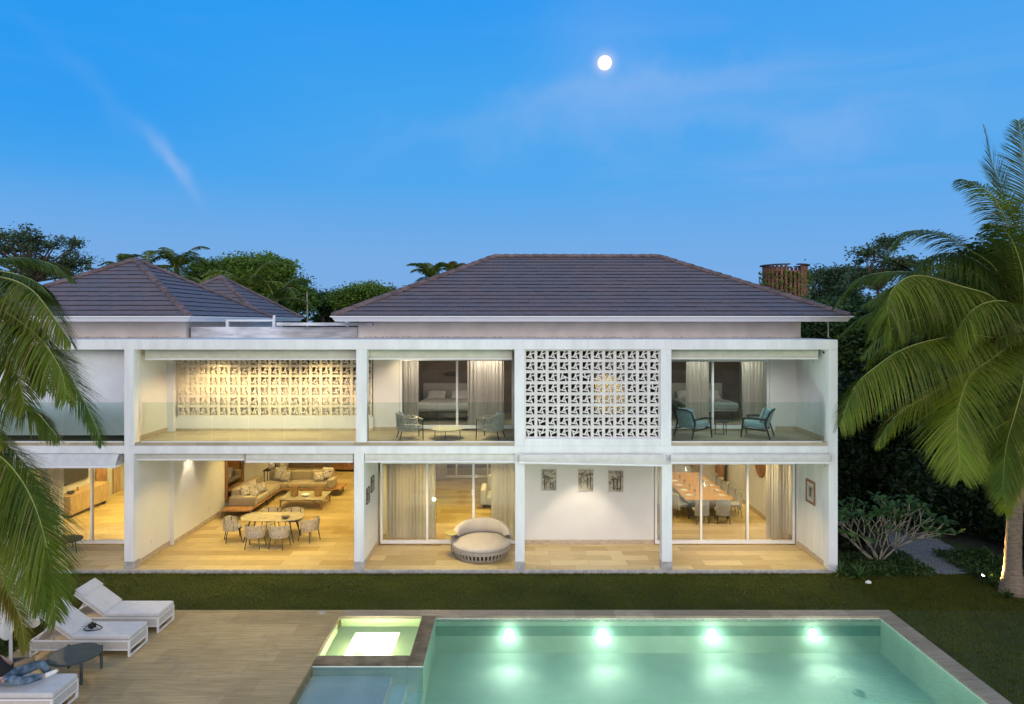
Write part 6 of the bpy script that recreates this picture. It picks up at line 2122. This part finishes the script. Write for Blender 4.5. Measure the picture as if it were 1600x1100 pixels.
for (q, d) in tips:
    for k in range(rr.choice([5, 6, 7, 8])):
        a = rr.uniform(0, 2 * PI)
        dd = (Vector((math.cos(a), math.sin(a), rr.uniform(0.1, 0.9)))).normalized()
        L_ = rr.uniform(0.22, 0.36)
        sd_ = dd.cross(Vector((0, 0, 1))).normalized()
        b = len(LV)
        for (s0, wd, dz) in ((0.12, 0.01, 0), (0.45, 0.042, 0.015), (0.75, 0.06, 0.0), (1.0, 0.006, -0.04)):
            c = q + dd * L_ * s0 + Vector((0, 0, dz))
            LV += [tuple(c - sd_ * wd), tuple(c + sd_ * wd)]
        for k2 in range(3):
            LF.append((b + 2 * k2, b + 2 * k2 + 1, b + 2 * k2 + 3, b + 2 * k2 + 2))
o = idxmesh('leaves', LV, LF, M['leaf_f'], t)
o.location = (0, 0, 0)


# ---- strap leaved plants along the edge of the bed
def rosette(px_, py_, n, L_, lb, seed, mat='leaf_f'):
    x, y = gpt(px_, py_, GZ)
    t = thing('strap_leaf_plant', (x, y, GZ), lb, 'plant', 'strap leaved plants at the edge of the bed')
    r = random.Random(seed)
    V, F = [], []
    for k in range(n):
        a = r.uniform(0, 2 * PI)
        l = L_ * r.uniform(0.7, 1.15)
        e = r.uniform(0.5, 1.35)
        h = Vector((math.cos(a), math.sin(a), 0))
        sd_ = Vector((-math.sin(a), math.cos(a), 0))
        b = len(V)
        for i in range(6):
            s_ = i / 5
            c = h * (l * s_ * math.cos(e) * (1 + 0.2 * s_) + 0.02) + Vector((0, 0, l * (s_ * math.sin(e) - 0.45 * s_ * s_)))
            wd = 0.020 * (1 - s_ ** 2.2) + 0.002
            V += [tuple(c - sd_ * wd), tuple(c + sd_ * wd)]
        for i in range(5):
            F.append((b + 2 * i, b + 2 * i + 1, b + 2 * i + 3, b + 2 * i + 2))
    o = idxmesh('foliage', V, F, M[mat], t)
    o.location = (0, 0, 0)
    MB().lathe([(0.04, 0), (0.035, 0.06), (0.001, 0.08)], n=8).build('stem', M['leaf_b'], t)


rosette(1313, 897, 30, 0.62, 'strap leaved plant at the foot of the end wall pillar', 1)
rosette(1343, 903, 34, 0.60, 'strap leaved plant just left of the white stone', 2)
rosette(1366, 899, 26, 0.5, 'strap leaved plant right behind the white stone', 3)
rosette(1392, 897, 30, 0.55, 'strap leaved plant under the right side of the frangipani', 4, 'leaf_b')
rosette(1424, 893, 26, 0.50, 'strap leaved plant at the corner of the gravel path', 5, 'leaf_b')
rosette(1560, 917, 26, 0.42, 'small strap leaved plant lit by the garden spot at the palm foot', 6)
rosette(1549, 914, 30, 0.40, 'small strap leaved plant right beside the garden spot', 9)
rosette(1575, 935, 26, 0.45, 'small strap leaved plant in front of the palm foot', 7, 'leaf_b')
rosette(1332, 880, 26, 0.5, 'strap leaved plant in the shade left of the frangipani stem', 8, 'leaf_b')
x, y = gpt(1357, 912, GZ)
t = MB().lathe([(0.04, 0), (0.085, 0.02), (0.08, 0.06), (0.03, 0.085), (0.001, 0.086)], n=9, sx=1.0, sy=0.7).build('white_stone', M['rockwhite'])
t.location = (x, y, GZ)
tag(t, 'small white stone lying at the edge of the lawn', 'stone')

# ---- garden spotlight at the palm foot
x, y = gpt(1534, 912, GZ)
t = thing('garden_spotlight', (x, y, GZ), 'small black garden spotlight shining on the right palm trunk', 'garden light')
MB().tube([(0, 0, 0), (0, 0, 0.14)], 0.012, 8).build('stake', M['black'], t)
dirv = Vector((13.42 - x, 18.0 - y, 1.6)).normalized()
MB().tube([Vector((0, 0, 0.18)) - dirv * 0.06, Vector((0, 0, 0.18)) + dirv * 0.06], 0.045, 14).build('housing', M['black'], t)
MB().tube([Vector((0, 0, 0.18)) + dirv * 0.061, Vector((0, 0, 0.18)) + dirv * 0.066], 0.04, 14).build('lens', M['lampon'], t)
lamp('garden_lamp', 'SPOT', (x + dirv.x * 0.09, y + dirv.y * 0.09, GZ + 0.18 + dirv.z * 0.09), 800, (1.0, 0.62, 0.22), t, size=0.04, target=(13.42, 18.0, 1.6), spot=125, blend=0.8)
# garden spots on the ground outside the frame, aimed up into the crowns, as the lit undersides show
def gspot(x, y, target, e, lb, colr=(1.0, 0.78, 0.36), spot=70):
    t = thing('garden_spotlight', (x, y, GZ), lb, 'garden light')
    MB().tube([(0, 0, 0), (0, 0, 0.14)], 0.012, 8).build('stake', M['black'], t)
    d = (Vector(target) - Vector((x, y, GZ + 0.18))).normalized()
    MB().tube([Vector((0, 0, 0.18)) - d * 0.06, Vector((0, 0, 0.18)) + d * 0.06], 0.045, 14).build('housing', M['black'], t)
    MB().tube([Vector((0, 0, 0.18)) + d * 0.061, Vector((0, 0, 0.18)) + d * 0.066], 0.04, 14).build('lens', M['lampon'], t)
    lamp('garden_lamp', 'SPOT', Vector((x, y, GZ + 0.18)) + d * 0.09, e, colr, t, size=0.05, target=target, spot=spot, blend=0.8)
gspot(13.4, 14.0, (12.4, 16.4, 5.2), 650, 'garden spotlight on the lawn beyond the right edge, aimed into the right palm crown')
gspot(14.6, 15.6, (14.0, 17.0, 4.2), 320, 'garden spotlight beside the young right palm')
gspot(-11.6, 9.6, (-9.4, 11.2, 4.5), 700, 'garden spotlight beyond the left edge, aimed into the left palm fronds')
# warm garden floodlight standing beyond the left edge of the deck: it throws the loungers' shadows to the right
t = thing('garden_spotlight', (-15.0, 18.9, GZ), 'garden floodlight on a short post beyond the left edge of the deck', 'garden light')
MB().tube([(0, 0, 0), (0, 0, 2.2)], 0.03, 8).build('post', M['black'], t)
MB().box(-0.10, 0.10, -0.06, 0.06, 2.2, 2.34).build('housing', M['black'], t)
lamp('flood_lamp', 'SPOT', (-14.85, 18.7, 2.27), 950, (1.0, 0.72, 0.42), t, size=0.05, target=(-7.6, 14.2, -0.1), spot=110, blend=0.9)
# ================================================================== POOLSIDE
DZ = -0.098
def lounger(loc, lb):
    t = thing('sun_lounger', loc, lb, 'sun lounger', 'white sun loungers on the pool deck')
    L, W = 2.13, 0.74
    # origin: near right corner on the deck; x runs to -L, y to W
    f = MB()
    for z in (0.335, 0.15):
        f.box(-L, 0, 0, 0.035, z - 0.015, z + 0.015)
        f.box(-L, 0, W - 0.035, W, z - 0.015, z + 0.015)
        f.box(-0.035, 0, 0.036, W - 0.036, z - 0.015, z + 0.015)
        f.box(-L, -L + 0.035, 0.036, W - 0.036, z - 0.015, z + 0.015)
    f.build('frame', M['whitemetal'], t, bevel=0.003)
    for (a, b) in ((-L, -L + 0.04), (-0.04, 0.0)):
        for (c, d) in ((0.0, 0.04), (W - 0.04, W)):
            MB().box(a + 0.001, b - 0.001, c + 0.001, d - 0.001, 0.0, 0.352).build('leg', M['whitemetal'], t)
        MB().box(a + 0.002, b - 0.002, 0.042, W - 0.042, 0.0, 0.028).build('foot_rail', M['whitemetal'], t)
    for b in ((-L + 0.04, -0.04, 0.008, 0.022, 0.166, 0.319), (-L + 0.04, -0.04, W - 0.022, W - 0.008, 0.166, 0.319), (-0.026, -0.010, 0.042, W - 0.042, 0.166, 0.319), (-L + 0.01, -L + 0.026, 0.042, W - 0.042, 0.166, 0.319)):
        MB().box(*b).build('side_panel', M['sling'], t)
    MB().box(-1.28, -0.04, 0.036, W - 0.036, 0.325, 0.345).build('seat_sling', M['sling'], t)
    MB().box(-1.27, 0.0, 0.01, W - 0.01, 0.354, 0.455).build('seat_cushion', M['cushion'], t, bevel=0.035, seg=4)
    an = R(36)
    m = MB()
    mt = Matrix.Translation((-1.275, W / 2, 0.36)) @ Matrix.Rotation(-an, 4, 'Y') if False else Matrix.Translation((-1.275, W / 2, 0.40)) @ Matrix.Rotation(an, 4, 'Y')
    m.box(-0.84, 0.0, -W / 2 + 0.01, W / 2 - 0.01, -0.005, 0.098, mt)
    m.build('back_cushion', M['cushion'], t, bevel=0.035, seg=4)
    m = MB()
    m.box(-0.86, -0.60, -W / 2 + 0.005, W / 2 - 0.005, 0.10, 0.118, mt)
    m.build('headrest_flap', M['cushion'], t, bevel=0.008, seg=2)
    for y in (-W / 2 + 0.035, W / 2 - 0.035):
        m = MB()
        m.box(-0.82, 0.02, y - 0.012, y + 0.012, -0.035, -0.008, mt)
        m.build('back_rail', M['whitemetal'], t)
        p = mt @ Vector((-0.52, y, -0.02))
        MB().tube([p, Vector((p.x - 0.30, p.y, 0.33))], 0.011, 6).build('strut', M['whitemetal'], t)
    m = MB()
    m.box(-0.82, -0.80, -W / 2 + 0.05, W / 2 - 0.05, -0.03, -0.01, mt)
    m.build('back_bar', M['whitemetal'], t)
    return t


l0 = lounger((-8.10, 15.64, DZ), 'empty white sun lounger farthest from the camera, by the lawn')
dup(l0, (-8.13, 14.51, DZ), label='white sun lounger in the middle with a black camera lying on it')
dup(l0, (-8.24, 12.24, DZ), label='white sun lounger nearest the camera, with a person lying on it')

# low oval table
t = thing('outdoor_table', (-8.80, 13.74, DZ), 'low dark green round table between the loungers', 'table')
MB().lathe([(0.455, 0.405), (0.47, 0.415), (0.47, 0.445), (0.46, 0.455), (0.44, 0.452), (0.001, 0.452)], n=48).build('tabletop', M['greenmetal'], t)
for a in (-44, 40, 136, 222):
    x, y = 0.465 * math.cos(R(a)), 0.465 * math.sin(R(a))
    MB().tube([(x, y, 0.0), (x, y, 0.475)], 0.030, 12).build('leg', M['greenmetal'], t, smooth=False)

# black camera with its strap
t = thing('camera_with_strap', (-9.16, 14.90, DZ + 0.458), 'black photo camera with its strap lying on the middle lounger', 'camera', rz=R(25))
MB().box(-0.075, 0.075, -0.03, 0.03, 0.0, 0.09).build('body', M['black'], t, bevel=0.012, seg=3)
MB().box(-0.022, 0.022, -0.03, 0.025, 0.091, 0.12).build('viewfinder', M['black'], t, bevel=0.006)
MB().tube([(0.0, -0.03, 0.045), (0.0, -0.11, 0.045)], [0.036, 0.040], 16).build('lens', M['black'], t)
m = MB()
pts = [(0.075, 0, 0.06), (0.14, -0.04, 0.03), (0.20, -0.13, 0.014), (0.13, -0.21, 0.012), (0.0, -0.20, 0.014), (-0.09, -0.16, 0.012), (-0.15, -0.06, 0.014), (-0.12, 0.0, 0.03), (-0.075, 0, 0.06)]
m.tube([Vector(p) for p in spline(pts, 40)], 0.012, 6)
m.build('strap', M['black'], t, smooth=True)

# folded white parasol and its round base
t = thing('parasol', (-10.28, 14.0, DZ), 'folded white parasol on a round dark base behind the loungers', 'parasol')
MB().lathe([(0.40, 0.0), (0.41, 0.02), (0.39, 0.06), (0.05, 0.08), (0.04, 0.13), (0.001, 0.13)], n=36).build('base', M['darkmetal'], t, smooth=False)
MB().tube([(0, 0, 0.08), (0, 0, 2.9)], 0.032, 12).build('pole', M['whitemetal'], t)
m = MB()
def fold(u, v):
    a = u * 2 * PI
    z = 2.75 - 1.95 * v
    r_ = 0.05 + 0.30 * v ** 1.1
    r_ *= 1 + 0.28 * math.sin(a * 8) * min(1, v * 2)
    return Vector((r_ * math.cos(a) * 1.25, r_ * math.sin(a), z + 0.10 * math.sin(a * 8 + 1.2) * v + 0.10 * math.cos(a) * v))
m.grid(fold, 96, 14)
m.build('folded_canopy', M['parasol'], t, smooth=True)
MB().lathe([(0.05, 2.74), (0.055, 2.80), (0.02, 2.92), (0.001, 2.93)], n=16).build('finial', M['whitemetal'], t)


# ---- the person on the nearest lounger
def skinned(name, chains, mat, parent, sub=2, smooth_iter=True):
    """chains: list of [(point, radius), ...]; chains starting at an existing point join there"""
    V, E, Rr = [], [], []
    key = {}
    for ch in chains:
        prev = None
        for (p, r_) in ch:
            k = tuple(round(c, 4) for c in p)
            if k not in key:
                key[k] = len(V)
                V.append(p)
                Rr.append(r_)
            i = key[k]
            if prev is not None and prev != i:
                E.append((prev, i))
            prev = i
    me = bpy.data.meshes.new(name)
    me.from_pydata(V, E, [])
    o = bpy.data.objects.new(name, me)
    col.objects.link(o)
    o.parent = parent
    me.materials.append(mat)
    md = o.modifiers.new('skin', 'SKIN')
    md.use_smooth_shade = True
    sv = me.skin_vertices[0].data
    for i, r_ in enumerate(Rr):
        sv[i].radius = (r_, r_) if not isinstance(r_, tuple) else r_
        sv[i].use_root = (i == 0)
    s = o.modifiers.new('sub', 'SUBSURF')
    s.levels = sub
    s.render_levels = sub
    return o


PX, PY, PZ = -9.33, 12.60, DZ + 0.46
t = thing('person', (PX, PY, PZ), 'person in black shirt and blue jeans lying on the nearest lounger with a lit phone', 'person')
hip = (0, 0, 0.11)
hR, hL = (0.04, -0.10, 0.10), (0.04, 0.10, 0.10)
kR, aR, tR = (0.47, -0.21, 0.14), (0.66, 0.10, 0.085), (0.80, 0.17, 0.13)
kL, aL, tL = (0.46, 0.30, 0.21), (0.50, 0.50, -0.24), (0.62, 0.54, -0.40)
belly, chest, neck, head = (-0.16, 0, 0.22), (-0.33, 0, 0.37), (-0.50, 0, 0.53), (-0.58, 0, 0.63)
crown = (-0.66, 0, 0.72)
sR, sL = (-0.44, -0.17, 0.45), (-0.44, 0.17, 0.45)
eR, wR = (-0.24, -0.33, 0.20), (0.02, -0.26, 0.14)
eL, wL = (-0.16, 0.36, 0.17), (-0.40, 0.28, 0.33)
body = skinned('body', [
    [(hip, 0.135), (belly, 0.125), (chest, 0.135), (neck, 0.060), ((-0.545, 0, 0.60), 0.065), ((-0.60, 0, 0.665), 0.088), (crown, 0.070)],
    [(hip, 0.135), (hR, 0.085), ((0.25, -0.17, 0.125), 0.075), (kR, 0.055), ((0.56, -0.05, 0.11), 0.052), (aR, 0.036), (tR, 0.032)],
    [(hip, 0.135), (hL, 0.085), ((0.25, 0.20, 0.16), 0.075), (kL, 0.055), ((0.48, 0.40, 0.0), 0.052), (aL, 0.036), (tL, 0.032)],
    [(chest, 0.135), (sR, 0.058), ((-0.34, -0.27, 0.32), 0.045), (eR, 0.037), ((-0.10, -0.31, 0.165), 0.036), (wR, 0.025), ((0.07, -0.235, 0.135), 0.030)],
    [(chest, 0.135), (sL, 0.058), ((-0.30, 0.29, 0.31), 0.045), (eL, 0.037), ((-0.28, 0.33, 0.26), 0.036), (wL, 0.025), ((-0.45, 0.26, 0.36), 0.030)],
], M['skin'], t)
def hand(base, d, up, curl, side):
    d = Vector(d).normalized()
    up = Vector(up).normalized()
    s = d.cross(up).normalized() * side
    b = Vector(base)
    ch = []
    for k, (off, ln) in enumerate(((-0.030, 0.062), (-0.010, 0.074), (0.010, 0.070), (0.029, 0.054))):
        p0 = b + s * off * 0.8
        p1 = b + s * off + d * 0.045
        p2 = p1 + (d - up * curl * 0.5).normalized() * ln * 0.45
        p3 = p2 + (d * 0.6 - up * curl).normalized() * ln * 0.35
        p4 = p3 + (d * 0.2 - up * curl).normalized() * ln * 0.22
        skinned('finger', [[(tuple(p0), 0.010), (tuple(p1), 0.0095), (tuple(p2), 0.0088), (tuple(p3), 0.008), (tuple(p4), 0.0065)]], M['skin'], t, 1)
    q0 = b - s * 0.022
    q1 = q0 - s * 0.028 + d * 0.022
    q2 = q1 - s * 0.010 + d * 0.030 - up * 0.012
    skinned('thumb', [[(tuple(q0), 0.013), (tuple(q1), 0.011), (tuple(q2), 0.0085)]], M['skin'], t, 1)
hand((0.075, -0.232, 0.135), (0.8, 0.5, 0.15), (0.1, -0.3, 1), 0.9, 1)
hand((-0.455, 0.255, 0.365), (-0.7, -0.25, 0.5), (0.3, 0.8, 0.3), 0.5, -1)
skinned('jeans', [
    [((-0.04, 0, 0.135), (0.150, 0.165)), (hip, 0.150), ((0.06, -0.10, 0.105), 0.105), ((0.25, -0.17, 0.128), 0.092), (kR, 0.072), ((0.55, -0.06, 0.115), 0.068), ((0.635, 0.06, 0.09), 0.052)],
    [(hip, 0.150), ((0.06, 0.10, 0.105), 0.105), ((0.25, 0.20, 0.165), 0.092), (kL, 0.074), ((0.48, 0.40, 0.0), 0.068), ((0.498, 0.48, -0.18), 0.052)],
], M['jeans'], t)
skinned('shirt', [
    [((0.03, 0, 0.125), 0.158), ((-0.02, 0, 0.15), 0.160), ((-0.16, 0, 0.235), 0.155), ((-0.33, 0, 0.375), 0.158), ((-0.46, 0, 0.49), 0.085)],
    [((-0.33, 0, 0.375), 0.158), (sR, 0.078), ((-0.35, -0.26, 0.33), 0.062)],
    [((-0.33, 0, 0.375), 0.158), (sL, 0.078), ((-0.33, 0.28, 0.33), 0.062)],
], M['blackshirt'], t)
for (a_, b_) in ((aR, tR), (aL, tL)):
    A, B = Vector(a_), Vector(b_)
    d = (B - A).normalized()
    skinned('shoe', [[(tuple(A - d * 0.05), 0.045), (tuple(A + d * 0.03), 0.047), (tuple(A + d * 0.10), 0.043), (tuple(A + d * 0.19), 0.036)]], M['shoe'], t)
    skinned('shoe_sole', [[(tuple(A + d * 0.15), 0.040), (tuple(A + d * 0.205), 0.033)]], M['shoesole'], t)
hm = MB()
hc = Vector((-0.655, 0, 0.70))
hm.grid(lambda u, v: hc + Vector((-0.02, 0, 0.0)) + Vector((math.cos(u * 2 * PI) * math.sin(v * PI * 0.62) * 0.108, math.sin(u * 2 * PI) * math.sin(v * PI * 0.62) * 0.098, 0)) @ Matrix.Rotation(R(48), 3, 'Y').transposed() + (Matrix.Rotation(R(-48), 3, 'Y') @ Vector((0, 0, math.cos(v * PI * 0.62) * 0.095))), 20, 10)
hm.build('hair', M['hair'], t, smooth=True)
face = Vector((-0.53, 0, 0.735))
for y in (-0.032, 0.032):
    MB().lathe([(0.001, -0.011), (0.011, 0), (0.001, 0.011)], tuple(face + Vector((0, y, 0.0))), 10).build('eye', M['black'], t, smooth=True)
MB().tube([face + Vector((0.0, 0, 0.012)), face + Vector((0.045, 0, -0.025)), face + Vector((0.028, 0, -0.040))], [0.008, 0.014, 0.010], 8).build('nose', M['skin'], t, smooth=True)
MB().tube([face + Vector((0.038, -0.022, -0.062)), face + Vector((0.044, 0, -0.064)), face + Vector((0.038, 0.022, -0.062))], 0.006, 6).build('mouth', M['redwood'], t, smooth=True)
for y in (-0.088, 0.088):
    MB().lathe([(0.001, -0.028), (0.018, 0), (0.001, 0.028)], (-0.61, y, 0.68), 10, sy=0.4).build('ear', M['skin'], t, smooth=True)

t = thing('phone', (PX + 0.14, PY - 0.235, PZ + 0.165), 'lit phone held in the hands of the person on the lounger', 'phone')
mt = Matrix.Rotation(R(-35), 4, 'Y') @ Matrix.Rotation(R(20), 4, 'Z')
MB().box(-0.038, 0.038, -0.075, 0.075, -0.004, 0.004, mt).build('case', M['black'], t)
MB().box(-0.034, 0.034, -0.070, 0.070, 0.0045, 0.0055, mt).build('screen', M['phonescreen'], t)
